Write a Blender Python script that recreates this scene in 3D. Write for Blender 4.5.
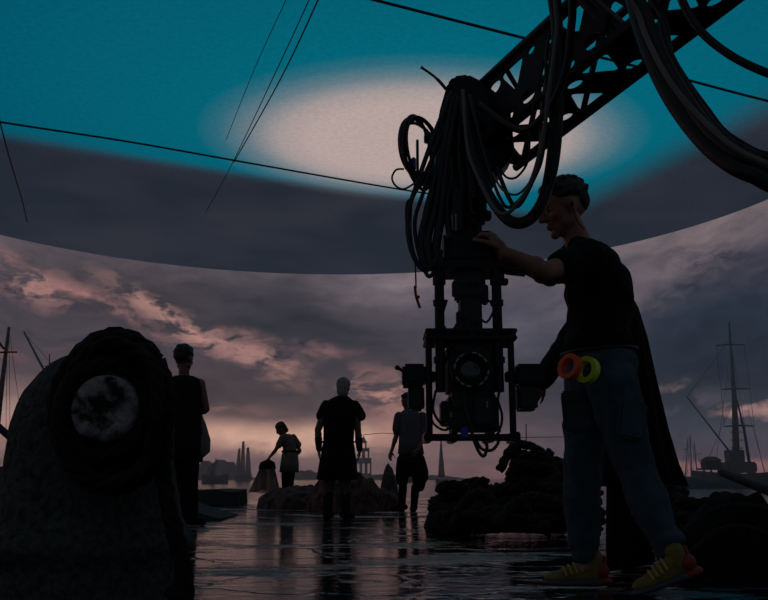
import bpy, bmesh, math, random
from math import sin, cos, tan, atan, atan2, pi, radians, sqrt, hypot
from mathutils import Vector, Matrix, noise, Euler, Quaternion

S = bpy.context.scene
C = S.collection
for _o in list(bpy.data.objects):
    bpy.data.objects.remove(_o)

# ------------------------------------------------------------------ camera
CAM_H = 0.52
FPX = 850.0
PITCH = atan(174 / FPX)
cam = bpy.data.cameras.new('camera')
cam.sensor_width = 36
cam.sensor_fit = 'HORIZONTAL'
cam.lens = 36 * FPX / 768
cam.clip_start = 0.05
cam.clip_end = 1000
co = bpy.data.objects.new('camera', cam)
co.location = (0, 0, CAM_H)
co.rotation_euler = (pi / 2 + PITCH, 0, 0)
C.objects.link(co)
S.camera = co

# ------------------------------------------------------------------ world, exposure
S.view_settings.view_transform = 'Standard'
S.view_settings.look = 'None'
S.view_settings.exposure = 0.0
S.view_settings.gamma = 1.0
S.view_settings.use_curve_mapping = False
W = bpy.data.worlds.new('ambient_fill')
S.world = W
W.use_nodes = True
W.node_tree.nodes['Background'].inputs[0].default_value = (0.36, 0.45, 0.56, 1)
W.node_tree.nodes['Background'].inputs[1].default_value = 0.13  # unseen bluish ambient, added as fill for the camera-facing sides

# stage size
RC = Vector((-6.56, 73.88)); RR = 50.94; HC = 30.0     # ceiling disc centre, radius, height
SEA_Z = -0.10
QUAY_Y = 19.5
HAZE = 0.009

# ------------------------------------------------------------------ helpers
def raydir(x, y):
    a = x - 384; b = 300 - y
    return Vector((a, -b * sin(PITCH) + FPX * cos(PITCH), b * cos(PITCH) + FPX * sin(PITCH)))
def P(x, y, d):
    r = raydir(x, y); r = r * (d / r.y)
    return Vector((r.x, r.y, r.z + CAM_H))
def G(x, y, z=0.0):
    r = raydir(x, y); r = r * ((z - CAM_H) / r.z)
    return Vector((r.x, r.y, z))
def px(d):                      # metres per picture pixel at distance d
    return d / FPX * 1.02

def lin(c):
    def f(v):
        v /= 255.0
        return v / 12.92 if v <= 0.04045 else ((v + 0.055) / 1.055) ** 2.4
    return (f(c[0]), f(c[1]), f(c[2]), 1.0)

class NT:
    def __init__(s, m):
        s.t = m.node_tree; s.n = s.t.nodes; s.l = s.t.links
    def new(s, typ, **kw):
        nd = s.n.new(typ)
        for k, v in kw.items():
            setattr(nd, k, v)
        return nd
    def link(s, a, b): s.l.new(a, b)
    def math(s, op, a, b=None, clamp=False):
        nd = s.new('ShaderNodeMath', operation=op, use_clamp=clamp)
        for i, v in enumerate((a, b)):
            if v is None: continue
            if hasattr(v, 'links'): s.link(v, nd.inputs[i])
            else: nd.inputs[i].default_value = v
        return nd.outputs[0]
    def mix(s, fac, a, b, blend='MIX'):
        nd = s.new('ShaderNodeMix', data_type='RGBA', blend_type=blend)
        for i, v in ((0, fac), (6, a), (7, b)):
            if hasattr(v, 'links'): s.link(v, nd.inputs[i])
            else: nd.inputs[i].default_value = v
        return nd.outputs[2]
    def ramp(s, fac, stops, interp='LINEAR'):
        nd = s.new('ShaderNodeValToRGB')
        nd.color_ramp.interpolation = interp
        e = nd.color_ramp.elements
        while len(e) < len(stops): e.new(0.5)
        for i, (p_, c_) in enumerate(stops):
            e[i].position = p_; e[i].color = c_
        s.link(fac, nd.inputs[0])
        return nd.outputs[0]
    def noise(s, vec, scale, detail=4, rough=0.55, dist=0.0, out=0):
        nd = s.new('ShaderNodeTexNoise')
        nd.inputs['Scale'].default_value = scale
        nd.inputs['Detail'].default_value = detail
        nd.inputs['Roughness'].default_value = rough
        nd.inputs['Distortion'].default_value = dist
        if vec is not None: s.link(vec, nd.inputs['Vector'])
        return nd.outputs[out]
    def mapping(s, vec, loc=(0, 0, 0), rot=(0, 0, 0), scale=(1, 1, 1), typ='POINT'):
        nd = s.new('ShaderNodeMapping', vector_type=typ)
        nd.inputs['Location'].default_value = loc
        nd.inputs['Rotation'].default_value = rot
        nd.inputs['Scale'].default_value = scale
        s.link(vec, nd.inputs['Vector'])
        return nd.outputs[0]
    def blob(s, vec, cx, cy, rx, ry, ang=0.0, typ='QUADRATIC_SPHERE'):
        v = s.mapping(vec, (cx, cy, 0), (0, 0, ang), (rx, ry, 1e6), 'TEXTURE')
        g = s.new('ShaderNodeTexGradient', gradient_type=typ)
        s.link(v, g.inputs[0])
        return g.outputs['Fac']

def new_mat(name):
    m = bpy.data.materials.new(name); m.use_nodes = True
    return m
MATS = {}
def mat(name, col, rough=0.6, metal=0.0, var=0.25, scale=8.0, bump=0.0, bscale=40.0, col2=None, spec=0.5, sheen=0.0, coord='Object', stretch=(1, 1, 1), detail=4, edge=.15):
    """principled material whose colour varies with a noise; everything procedural"""
    if name in MATS: return MATS[name]
    m = new_mat(name); t = NT(m)
    b = t.n['Principled BSDF']
    tc = t.new('ShaderNodeTexCoord')
    v = t.mapping(tc.outputs[coord], scale=stretch)
    n = t.noise(v, scale, detail)
    c1 = lin(col)
    c2 = lin(col2) if col2 else tuple([c * (1 - var) for c in c1[:3]]) + (1,)
    t.link(t.ramp(n, [(0.5 - edge, c2), (0.5 + edge, c1)]), b.inputs['Base Color'])
    b.inputs['Roughness'].default_value = rough
    b.inputs['Metallic'].default_value = metal
    b.inputs['Specular IOR Level'].default_value = spec
    if bump:
        bn = t.noise(v, bscale, 3)
        bp = t.new('ShaderNodeBump'); bp.inputs['Strength'].default_value = bump; bp.inputs['Distance'].default_value = 0.01
        t.link(bn, bp.inputs['Height']); t.link(bp.outputs[0], b.inputs['Normal'])
    MATS[name] = m
    return m

def link_mesh(name, me, m=None, parent=None, smooth=True):
    o = bpy.data.objects.new(name, me); C.objects.link(o)
    if m: me.materials.append(m)
    if smooth:
        me.polygons.foreach_set('use_smooth', [True] * len(me.polygons))
    if parent:
        o.parent = parent
        w_ = Vector((0, 0, 0)); q_ = parent
        while q_: w_ += q_.location; q_ = q_.parent
        me.transform(Matrix.Translation(-w_))
    return o
def obj(name, bm, m=None, parent=None, smooth=False, angle=None):
    me = bpy.data.meshes.new(name); bm.normal_update(); bm.to_mesh(me); bm.free()
    o = link_mesh(name, me, m, parent, smooth)
    if angle:
        me.polygons.foreach_set('use_smooth', [True] * len(me.polygons))
        me.set_sharp_from_angle(angle=radians(angle))
    return o
def tag(o, label=None, cat=None, group=None, kind=None):
    if label: o['label'] = label
    if cat: o['category'] = cat
    if group: o['group'] = group
    if kind: o['kind'] = kind
    return o
def thing(name, loc, label, cat, group=None):
    o = bpy.data.objects.new(name, None); C.objects.link(o)
    o.empty_display_size = 0.1
    o.location = loc
    return tag(o, label, cat, group)
def based(name, bm, m, base, label, cat, group=None, smooth=True, angle=None):
    """a thing that is one mesh, its origin at base"""
    o = obj(name, bm, m, None, smooth, angle)
    o.data.transform(Matrix.Translation(-Vector(base))); o.location = base
    return tag(o, label, cat, group)

def box(bm, c, s, rot=None, bev=0.0):
    mt = Matrix.Translation(Vector(c)) @ (rot.to_4x4() if rot is not None else Matrix.Identity(4)) @ Matrix.Diagonal((s[0], s[1], s[2], 1))
    r = bmesh.ops.create_cube(bm, size=1, matrix=mt)
    if bev:
        ed = list({e for v in r['verts'] for e in v.link_edges})
        bmesh.ops.bevel(bm, geom=ed, offset=bev, segments=2, affect='EDGES', clamp_overlap=True)
def frame_for(d):
    d = d.normalized()
    up = Vector((0, 0, 1)) if abs(d.z) < 0.95 else Vector((0, 1, 0))
    a = d.cross(up).normalized(); b = a.cross(d).normalized()
    return a, b
def tube(bm, pts, r, seg=10, closed=False, caps=True, ell=1.0):
    """tube along points; r number or list; parallel transported"""
    pts = [Vector(p_) for p_ in pts]; n = len(pts)
    rs = r if isinstance(r, (list, tuple)) else [r] * n
    rings = []
    T = []
    for i in range(n):
        if closed: d = pts[(i + 1) % n] - pts[i - 1]
        else: d = pts[min(i + 1, n - 1)] - pts[max(i - 1, 0)]
        T.append(d.normalized() if d.length > 1e-9 else Vector((0, 0, 1)))
    a, b = frame_for(T[0])
    for i in range(n):
        if i:
            q = T[i - 1].rotation_difference(T[i]); a = q @ a; b = q @ b
        rings.append([bm.verts.new(pts[i] + (a * cos(2 * pi * k / seg) + b * sin(2 * pi * k / seg) * ell) * rs[i]) for k in range(seg)])
    m_ = n if closed else n - 1
    for i in range(m_):
        A = rings[i]; B = rings[(i + 1) % n]
        for k in range(seg):
            try: bm.faces.new((A[k], A[(k + 1) % seg], B[(k + 1) % seg], B[k]))
            except ValueError: pass
    if caps and not closed:
        bm.faces.new(rings[0][::-1]); bm.faces.new(rings[-1])
def cyl(bm, a, b, r, r2=None, seg=16):
    tube(bm, [a, b], [r, r if r2 is None else r2], seg)
def spline(pts, n=8, closed=False):
    """catmull-rom through points"""
    pts = [Vector(p_) for p_ in pts]; out = []
    m_ = len(pts)
    rng = m_ if closed else m_ - 1
    for i in range(rng):
        if closed: p0, p1, p2, p3 = pts[i - 1], pts[i], pts[(i + 1) % m_], pts[(i + 2) % m_]
        else: p0, p1, p2, p3 = pts[max(i - 1, 0)], pts[i], pts[i + 1], pts[min(i + 2, m_ - 1)]
        for k in range(n):
            t = k / n
            out.append(0.5 * ((2 * p1) + (p2 - p0) * t + (2 * p0 - 5 * p1 + 4 * p2 - p3) * t * t + (3 * p1 - p0 - 3 * p2 + p3) * t ** 3))
    if not closed: out.append(pts[-1])
    return out
def ellipsoid(bm, c, r, rot=None, seg=16):
    mt = Matrix.Translation(Vector(c)) @ (rot.to_4x4() if rot is not None else Matrix.Identity(4)) @ Matrix.Diagonal((r[0], r[1], r[2], 1))
    bmesh.ops.create_uvsphere(bm, u_segments=seg, v_segments=max(6, seg // 2), radius=1, matrix=mt)
def cap(bm, p0, p1, r0, r1=None, seg=14):
    """tapered capsule"""
    p0 = Vector(p0); p1 = Vector(p1); r1 = r0 if r1 is None else r1
    tube(bm, [p0, p1], [r0, r1], seg)
    ellipsoid(bm, p0, (r0,) * 3, seg=seg); ellipsoid(bm, p1, (r1,) * 3, seg=seg)
def fused(name, bm, m, parent, voxel=0.008, sm=3, disp=None):
    """join overlapping solids into one continuous skin"""
    me = bpy.data.meshes.new(name); bmesh.ops.recalc_face_normals(bm, faces=bm.faces); bm.to_mesh(me); bm.free()
    t = bpy.data.objects.new('tmp', me); C.objects.link(t)
    md = t.modifiers.new('r', 'REMESH'); md.mode = 'VOXEL'; md.voxel_size = voxel; md.use_smooth_shade = True
    if sm:
        ms = t.modifiers.new('s', 'SMOOTH'); ms.iterations = sm; ms.factor = 0.5
    dg = bpy.context.evaluated_depsgraph_get(); dg.update()
    me2 = bpy.data.meshes.new_from_object(t.evaluated_get(dg)); me2.name = name
    bpy.data.objects.remove(t)
    if disp:
        for v in me2.vertices: pass
        nor = [v.normal.copy() for v in me2.vertices]
        for v, n_ in zip(me2.vertices, nor): v.co += n_ * disp(v.co)
    me2.materials.clear()
    return link_mesh(name, me2, m, parent, True)

# ------------------------------------------------------------------ setting: LED wall
def wall_path(u):
    """u = length along the wall from the middle of the far arc"""
    th = u / RR
    if abs(th) <= pi / 2: return Vector((RC.x + RR * sin(th), RC.y + RR * cos(th)))
    s_ = 1 if u > 0 else -1
    return Vector((RC.x + s_ * RR, RC.y - (abs(u) - RR * pi / 2)))
def wall_uv(x, y):
    r = raydir(x, y); dx, dy = r.x, r.y
    A = dx * dx + dy * dy; B = -2 * (dx * RC.x + dy * RC.y); D = RC.x ** 2 + RC.y ** 2 - RR ** 2
    t = (-B + sqrt(B * B - 4 * A * D)) / (2 * A)
    th = atan2(dx * t - RC.x, dy * t - RC.y)
    return th * RR, CAM_H + r.z * t
bm = bmesh.new(); uvl = bm.loops.layers.uv.new('panel')
U0, U1, NU = -150, 150, 150
cols = []
for i in range(NU + 1):
    u = U0 + (U1 - U0) * i / NU; w = wall_path(u)
    cols.append((u, [bm.verts.new((w.x, w.y, z)) for z in (-1.0, 10, 20, HC + 0.05)]))
zz = (-1.0, 10, 20, HC + 0.05)
for i in range(NU):
    for k in range(3):
        f = bm.faces.new((cols[i + 1][1][k], cols[i][1][k], cols[i][1][k + 1], cols[i + 1][1][k + 1]))
        for lp, (ii, kk) in zip(f.loops, ((i + 1, k), (i, k), (i, k + 1), (i + 1, k + 1))):
            lp[uvl].uv = (cols[ii][0], zz[kk])
m = new_mat('led_wall_sunset_sky'); t = NT(m)
t.n.remove(t.n['Principled BSDF'])
uvn = t.new('ShaderNodeUVMap', uv_map='panel')
# clouds warp
base = uvn.outputs[0]
wn = t.noise(t.mapping(base, scale=(1, 1.9, 1)), 0.055, 5, 0.6, out=1)
vm = t.new('ShaderNodeVectorMath', operation='MULTIPLY_ADD')
sb = t.new('ShaderNodeVectorMath', operation='SUBTRACT'); t.link(wn, sb.inputs[0]); sb.inputs[1].default_value = (0.5, 0.5, 0.5)
t.link(sb.outputs[0], vm.inputs[0]); vm.inputs[1].default_value = (14, 7, 0); t.link(base, vm.inputs[2])
W1 = vm.outputs[0]
def LR(c, k=1.0): 
    q = lin(c); return (q[0] * k, q[1] * k, q[2] * k, 1)
sepx = t.new('ShaderNodeSeparateXYZ'); t.link(base, sepx.inputs[0])
vz = t.math('DIVIDE', sepx.outputs[1], 30.0)
# vertical gradients for the left part and the right part of the sky
def zof(y, x=300): return wall_uv(x, y)[1] / 30.0
left = t.ramp(vz, [(zof(478), LR((100, 80, 82))), (zof(462), LR((94, 76, 80))), (zof(452), LR((108, 86, 86))), (zof(432), LR((126, 96, 94))), (zof(408), LR((86, 70, 76))), (zof(370), LR((76, 65, 72))), (zof(320), LR((66, 62, 72))), (zof(275), LR((84, 78, 86)))])
right = t.ramp(vz, [(zof(480, 700), LR((96, 70, 74))), (zof(464, 700), LR((104, 76, 80))), (zof(458, 700), LR((60, 54, 66))), (zof(420, 700), LR((44, 50, 62))), (zof(385, 700), LR((29, 37, 50))), (zof(310, 700), LR((38, 46, 60))), (zof(270, 700), LR((66, 64, 76))), (zof(220, 700), LR((104, 94, 100)))])
u_l = wall_uv(400, 400)[0]; u_r = wall_uv(600, 400)[0]
fx = t.math('DIVIDE', t.math('SUBTRACT', sepx.outputs[0], u_l), u_r - u_l, clamp=True)
colr = t.mix(fx, left, right)
# blobs:  (x, y, rx, ry, angle deg, colour, strength, use cloud mask)
cl1 = t.noise(t.mapping(W1, scale=(1, 2.4, 1)), 0.15, 8, 0.66)
cl2 = t.noise(t.mapping(base, scale=(1, 2.0, 1), loc=(31, 7, 0)), 0.22, 6, 0.62, 0.4)
mask = t.ramp(cl1, [(0.45, (0, 0, 0, 1)), (0.56, (1, 1, 1, 1))])
mask2 = t.ramp(cl2, [(0.42, (0, 0, 0, 1)), (0.62, (1, 1, 1, 1))])
BL = [
    # soft dark and light masses
    (150, 300, 190, 45, -8, (60, 54, 60), .75, 0),
    (310, 330, 130, 55, -10, (48, 48, 56), 1., 0),
    (220, 388, 130, 24, -3, (66, 56, 60), .95, 0),
    (60, 330, 80, 26, 0, (66, 60, 68), .8, 0),
    (395, 285, 80, 34, 0, (112, 102, 110), .8, 0),
    (520, 330, 110, 46, 0, (80, 80, 94), .75, 0),
    (470, 410, 90, 40, 0, (56, 54, 66), .7, 0),
    (620, 290, 110, 40, 15, (92, 86, 96), .7, 0),
    (720, 370, 90, 50, 0, (24, 32, 46), .8, 0),
    (700, 245, 110, 30, 18, (106, 96, 100), .6, 0),
    (735, 270, 80, 30, -15, (52, 52, 64), 1., 1),
    (690, 300, 120, 22, 5, (40, 46, 60), .9, 2),
    # warm lit streaks
    (35, 280, 85, 20, -10, (150, 112, 110), .95, 1),
    (95, 300, 90, 9, -20, (150, 108, 106), .9, 2),
    (190, 325, 110, 15, -24, (168, 126, 120), 1., 1),
    (265, 362, 62, 16, -28, (170, 126, 120), 1., 2),
    (235, 350, 90, 9, -8, (160, 118, 115), .8, 1),
    (325, 352, 40, 7, -5, (128, 96, 98), .8, 2),
    (215, 412, 60, 8, -2, (140, 100, 98), .8, 1),
    (25, 358, 50, 9, 8, (124, 88, 90), .8, 1),
    (15, 408, 120, 26, 2, (158, 128, 122), .95, 0),
    (230, 436, 130, 15, -3, (200, 158, 142), .95, 0),
    (330, 436, 100, 16, 3, (205, 162, 144), .95, 0),
    (385, 400, 48, 30, -20, (176, 128, 122), .95, 1),
    (400, 425, 60, 24, 10, (160, 114, 112), .8, 2),
    (100, 440, 120, 20, 0, (150, 116, 112), .6, 0),
    (445, 455, 90, 9, 0, (108, 84, 86), .7, 0),
    (660, 398, 30, 6, 14, (140, 114, 114), .9, 1),
    (648, 393, 16, 6, 10, (150, 120, 118), .8, 0),
    (760, 412, 48, 6, -4, (176, 136, 132), 1., 2),
    (765, 410, 36, 6, -4, (150, 116, 116), .7, 0),
    (690, 402, 60, 10, 0, (84, 80, 92), .6, 1),
    (210, 452, 200, 5, 0, (92, 74, 82), .8, 1),
    (310, 447, 120, 4, 0, (96, 76, 82), .7, 1),
]
for (x, y, rx, ry, an, c, st, mk) in BL:
    cu, cv = wall_uv(x, y); eu, _ = wall_uv(x + rx / 2, y); e2, _ = wall_uv(x - rx / 2, y); _, ev = wall_uv(x, y - ry)
    g = t.blob(W1 if mk else base, cu, cv, (eu - e2) * 1.25, abs(ev - cv) * 1.4, radians(an))
    g = t.math('MULTIPLY', t.math('POWER', g, 0.6), st * 1.25, clamp=True)
    if mk: g = t.math('MULTIPLY', g, (mask, mask2)[mk - 1])
    colr = t.mix(g, colr, LR(c))
# mottling of the cloud bodies
mot = t.noise(t.mapping(W1, scale=(1, 2.6, 1), loc=(3, 90, 0)), 0.16, 8, 0.66)
mr = t.ramp(mot, [(0.3, (0.70, 0.70, 0.72, 1)), (0.5, (1, .985, .94, 1)), (0.72, (1.36, 1.26, 1.16, 1))])
colr = t.mix(1.0, colr, mr, 'MULTIPLY')
lift = t.ramp(vz, [(0.0, (2.2, 2.0, 1.98, 1)), (0.17, (2.25, 2.1, 2.04, 1)), (0.34, (1.4, 1.36, 1.34, 1)), (0.6, (1.2, 1.18, 1.2, 1))])
colr = t.mix(1.0, colr, lift, 'MULTIPLY')
em = t.new('ShaderNodeEmission'); t.link(colr, em.inputs[0]); em.inputs[1].default_value = 1.0
t.link(em.outputs[0], t.n['Material Output'].inputs[0])
o = obj('wall_back', bm, m, None, True); tag(o, kind='structure', label='curved LED screen wall showing a cloudy sunset sky')

# ------------------------------------------------------------------ LED ceiling
bm = bmesh.new()
NC = 128
lo = [bm.verts.new((RC.x + RR * sin(2 * pi * i / NC), RC.y + RR * cos(2 * pi * i / NC), HC)) for i in range(NC)]
hi = [bm.verts.new((v.co.x, v.co.y, HC + 1.2)) for v in lo]
bm.faces.new(lo); bm.faces.new(hi[::-1])
for i in range(NC): bm.faces.new((lo[i], hi[i], hi[(i + 1) % NC], lo[(i + 1) % NC]))
m = new_mat('led_ceiling'); t = NT(m); t.n.remove(t.n['Principled BSDF'])
tc = t.new('ShaderNodeTexCoord'); v = tc.outputs['Object']
# blurred lit oval + teal field + unlit rim
g = t.blob(v, 3.7, 72.9, 20.5, 17.0, radians(8), 'SPHERICAL')
oval = t.ramp(g, [(0.0, (0, 0, 0, 1)), (0.10, (.06, .06, .06, 1)), (0.22, (.28, .28, .28, 1)), (0.36, (0.8, 0.8, 0.8, 1)), (0.50, (1, 1, 1, 1))], 'LINEAR')
gd = t.noise(v, 7.0, 2, 0.7)
teal = t.mix(t.blob(v, 5, 70, 40, 34, 0, 'SPHERICAL'), LR((0, 74, 96)), LR((0, 106, 126)))
teal = t.mix(t.math('MULTIPLY', gd, 0.30), teal, LR((20, 128, 145)))
lowg = t.noise(v, 0.05, 2)
dark = t.mix(t.ramp(lowg, [(0.4, (0, 0, 0, 1)), (0.6, (1, 1, 1, 1))]), LR((36, 42, 52)), LR((46, 48, 58)))
# teal region edge: a rounded shape
sx = t.new('ShaderNodeSeparateXYZ'); t.link(v, sx.inputs[0])
# left-hand edge line from (-35,73) to (0,88.8) ; right-hand edge from (21.5,94.3) to (31.9,66)
def halfplane(p, q, soft):
    d = (Vector(q) - Vector(p)).normalized(); nx, ny = d.y, -d.x     # right-hand side of p->q is positive
    c = nx * p[0] + ny * p[1]
    e = t.math('SUBTRACT', t.math('ADD', t.math('MULTIPLY', sx.outputs[0], nx), t.math('MULTIPLY', sx.outputs[1], ny)), c)
    return t.math('ADD', t.math('DIVIDE', e, soft), 0.5, clamp=True)
e1 = halfplane((-34.6, 70.6), (-19.3, 79.4), 5.0)
e1b = halfplane((-19.3, 79.6), (9.8, 91.2), 4.5)
e2 = halfplane((21.2, 91.2), (30.1, 68.0), 8)
lit = t.math('MULTIPLY', t.math('MULTIPLY', e1, e1b), e2)
lit = t.ramp(lit, [(0, (0, 0, 0, 1)), (1, (1, 1, 1, 1))], 'EASE')
cc = t.mix(lit, dark, teal)
cc = t.mix(oval, cc, LR((180, 161, 157)))
fine = t.noise(v, 2.2, 3, 0.7)
cc = t.mix(1.0, cc, t.ramp(fine, [(0.3, (.9, .9, .9, 1)), (0.7, (1.08, 1.08, 1.08, 1))]), 'MULTIPLY')
em = t.new('ShaderNodeEmission'); t.link(cc, em.inputs[0]); em.inputs[1].default_value = 1.0
t.link(em.outputs[0], t.n['Material Output'].inputs[0])
o = obj('ceiling', bm, m); tag(o, kind='structure', label='round LED ceiling glowing teal with a pale oval')

# seams and wires running along the underside of the ceiling
def Cz(x, y, z=HC - 0.15): return G(x, y, z)
seam_m = mat('seam_dark', (10, 16, 20), 0.7)
for k, (pts, r) in enumerate([([(-420, 30), (-200, 84), (-60, 110), (0, 122), (130, 142), (260, 165), (392, 188), (460, 198)], .09), ([(100, -80), (330, -12), (375, 0), (520, 37), (650, 70), (768, 101), (900, 132), (1000, 150)], .10),
                 ([(-30, 0), (-14, 60), (0, 122), (10, 160), (22, 200), (27, 222)], .07)]):
    bm = bmesh.new(); tube(bm, spline([Cz(*q) for q in pts], 6), r, 6)
    o = obj('trim_%d' % (k + 1), bm, seam_m, None, True); tag(o, kind='structure', label='dark seam across the LED ceiling')
wire_lab = ['thickest dark wire strung across the left of the teal ceiling', 'thin wire running close beside the thickest one on the teal ceiling', 'faint wire farthest left of the bundle crossing the teal ceiling']
for k, (pts, r) in enumerate([([(395, -160), (330, -30), (318, 0), (280, 80), (234, 162)], .055), ([(385, -160), (321, -30), (309, 0), (272, 80), (230, 168), (206, 212)], .04), ([(365, -160), (300, -30), (286, 0), (254, 70), (226, 140)], .028)]):
    bm = bmesh.new(); pp = [Cz(x_, y_, HC - 0.06 - .02 * k) for x_, y_ in pts]; tube(bm, spline(pp, 6), r, 6)
    based('hanging_wire', bm, seam_m, pp[0], wire_lab[k], 'wire', 'wires along the glowing ceiling')

# ------------------------------------------------------------------ quay floor
bm = bmesh.new()
bmesh.ops.create_grid(bm, x_segments=2, y_segments=2, size=1, matrix=Matrix.Identity(4))
for v_ in bm.verts:
    v_.co = Vector((v_.co.x * 24, -4 + (v_.co.y + 1) / 2 * (QUAY_Y + 4), 0))
r = bmesh.ops.extrude_face_region(bm, geom=list(bm.faces))
for v_ in [g_ for g_ in r['geom'] if isinstance(g_, bmesh.types.BMVert)]: v_.co.z -= 0.8
bmesh.ops.recalc_face_normals(bm, faces=bm.faces)
m = new_mat('wet_quay_slabs'); t = NT(m); b = t.n['Principled BSDF']
tc = t.new('ShaderNodeTexCoord'); v = tc.outputs['Object']
big = t.noise(t.mapping(v, scale=(0.55, 1.1, 1)), 1.3, 5, 0.6, 0.3)
fine = t.noise(t.mapping(v, scale=(1, 1, 1)), 11, 5, 0.65)
puddle = t.ramp(big, [(0.54, (1, 1, 1, 1)), (0.64, (0, 0, 0, 1))])
t.link(t.mix(puddle, t.ramp(fine, [(0.35, lin((34, 33, 36))), (0.7, lin((74, 72, 78)))]), lin((22, 22, 25))), b.inputs['Base Color'])
ro = t.ramp(fine, [(0.35, (0.24, 0.24, 0.24, 1)), (0.65, (0.62, 0.62, 0.62, 1))])
t.link(t.mix(puddle, ro, (0.09, 0.09, 0.09, 1)), b.inputs['Roughness'])
# slabs: irregular joints
br = t.new('ShaderNodeTexBrick'); t.link(t.mapping(v, rot=(0, 0, 0.35), scale=(1, 1, 1)), br.inputs['Vector'])
br.inputs['Scale'].default_value = 1.0; br.inputs['Brick Width'].default_value = 1.5; br.inputs['Row Height'].default_value = 0.62
br.inputs['Mortar Size'].default_value = 0.018; br.inputs['Mortar Smooth'].default_value = 0.6
hgt = t.math('ADD', t.math('MULTIPLY', t.noise(t.mapping(v, scale=(0.8, 1.7, 1)), 3.2, 5, 0.6), 0.9), t.math('MULTIPLY', fine, 0.14))
hgt = t.math('SUBTRACT', hgt, t.math('MULTIPLY', br.outputs['Fac'], 0.35))
wav = t.math('MULTIPLY', t.noise(t.mapping(v, scale=(0.8, 1.6, 1)), 6.5, 4), 0.085)
vo = t.new('ShaderNodeTexVoronoi', feature='DISTANCE_TO_EDGE'); vo.inputs['Scale'].default_value = 1.5
wq = t.new('ShaderNodeVectorMath', operation='MULTIPLY_ADD'); t.link(t.noise(v, 3.0, 4, out=1), wq.inputs[0]); wq.inputs[1].default_value = (.35, .35, 0); t.link(t.mapping(v, scale=(.55, 1.1, 1)), wq.inputs[2]); t.link(wq.outputs[0], vo.inputs['Vector'])
crk = t.ramp(vo.outputs['Distance'], [(0.0, (1, 1, 1, 1)), (0.035, (0, 0, 0, 1))])
wav = t.math('SUBTRACT', wav, t.math('MULTIPLY', crk, 0.16))
wav = t.math('ADD', wav, t.math('MULTIPLY', t.noise(t.mapping(v, scale=(1, 1.5, 1)), 26, 3), 0.02))
hmix = t.mix(puddle, hgt, wav)
bp = t.new('ShaderNodeBump'); bp.inputs['Strength'].default_value = 1.0; bp.inputs['Distance'].default_value = 0.035
t.link(hmix, bp.inputs['Height']); t.link(bp.outputs[0], b.inputs['Normal'])
b.inputs['Specular IOR Level'].default_value = 0.5
o = obj('floor', bm, m); tag(o, kind='structure', label='wet dark stone quay')

# sea between the quay and the screen
bm = bmesh.new()
vs = [bm.verts.new((x_, y_, SEA_Z)) for x_, y_ in ((-57, QUAY_Y), (44, QUAY_Y))]
arc = [bm.verts.new((*wall_path(u_), SEA_Z)) for u_ in [80 - 160 * i / 60 for i in range(61)]]
bm.faces.new(vs + arc)
m = new_mat('harbour_water'); t = NT(m); b = t.n['Principled BSDF']
tc = t.new('ShaderNodeTexCoord'); v = tc.outputs['Object']
b.inputs['Base Color'].default_value = lin((24, 26, 30)); b.inputs['Roughness'].default_value = 0.12
n1 = t.noise(t.mapping(v, scale=(0.5, 1, 1)), 0.9, 5, 0.6)
bp = t.new('ShaderNodeBump'); bp.inputs['Strength'].default_value = 0.6; bp.inputs['Distance'].default_value = 0.25
t.link(n1, bp.inputs['Height']); t.link(bp.outputs[0], b.inputs['Normal'])
o = obj('harbour_water', bm, m); tag(o, kind='structure', label='calm harbour water beyond the quay')

# thin haze lying over the harbour
bm = bmesh.new()
hv_lo = [bm.verts.new((*wall_path(u_ * .985) * 1.0, SEA_Z - .05)) for u_ in [130 - 260 * i / 80 for i in range(81)]]
for v_ in hv_lo: v_.co.x = RC.x + (v_.co.x - RC.x) * .985; v_.co.y = RC.y + (v_.co.y - RC.y) * .985
f_ = bm.faces.new(hv_lo); r = bmesh.ops.extrude_face_region(bm, geom=[f_])
for v_ in [g_ for g_ in r['geom'] if isinstance(g_, bmesh.types.BMVert)]: v_.co.z = 9.0
bmesh.ops.recalc_face_normals(bm, faces=bm.faces)
m = new_mat('harbour_haze'); t = NT(m); t.n.remove(t.n['Principled BSDF'])
vs_ = t.new('ShaderNodeVolumeScatter'); vs_.inputs['Color'].default_value = (1.0, .93, .91, 1); vs_.inputs['Density'].default_value = HAZE; vs_.inputs['Anisotropy'].default_value = .35
t.link(vs_.outputs[0], t.n['Material Output'].inputs['Volume'])
o = obj('harbour_haze', bm, m); tag(o, label='thin haze lying over the harbour water', cat='haze', kind='stuff')
# ------------------------------------------------------------------ camera crane
blk = mat('black_metal', (24, 26, 30), 0.42, 0.6, 0.3, 14, 0.1, 60)
blk2 = mat('black_plastic', (17, 18, 21), 0.5, 0.0, 0.3, 20, 0.15, 80)
rub = mat('black_rubber_cable', (15, 16, 18), 0.45, 0.0, 0.3, 30)
gcab = mat('grey_cable_jacket', (112, 108, 104), 0.5, 0.0, 0.3, 12)
bcab = mat('dark_blue_cable_jacket', (26, 36, 52), 0.45, 0.0, 0.3, 12)
steel = mat('brushed_steel', (120, 124, 130), 0.35, 0.9, 0.2, 40)
glassm = mat('dark_lens_glass', (8, 9, 14), 0.06, 0.0, 0.1, 4, spec=0.9)
redp = mat('red_plastic', (190, 34, 26), 0.4, 0.0, 0.2, 10)
bluep = mat('blue_connector_plastic', (20, 60, 190), 0.35, 0.0, 0.2, 10)

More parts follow.
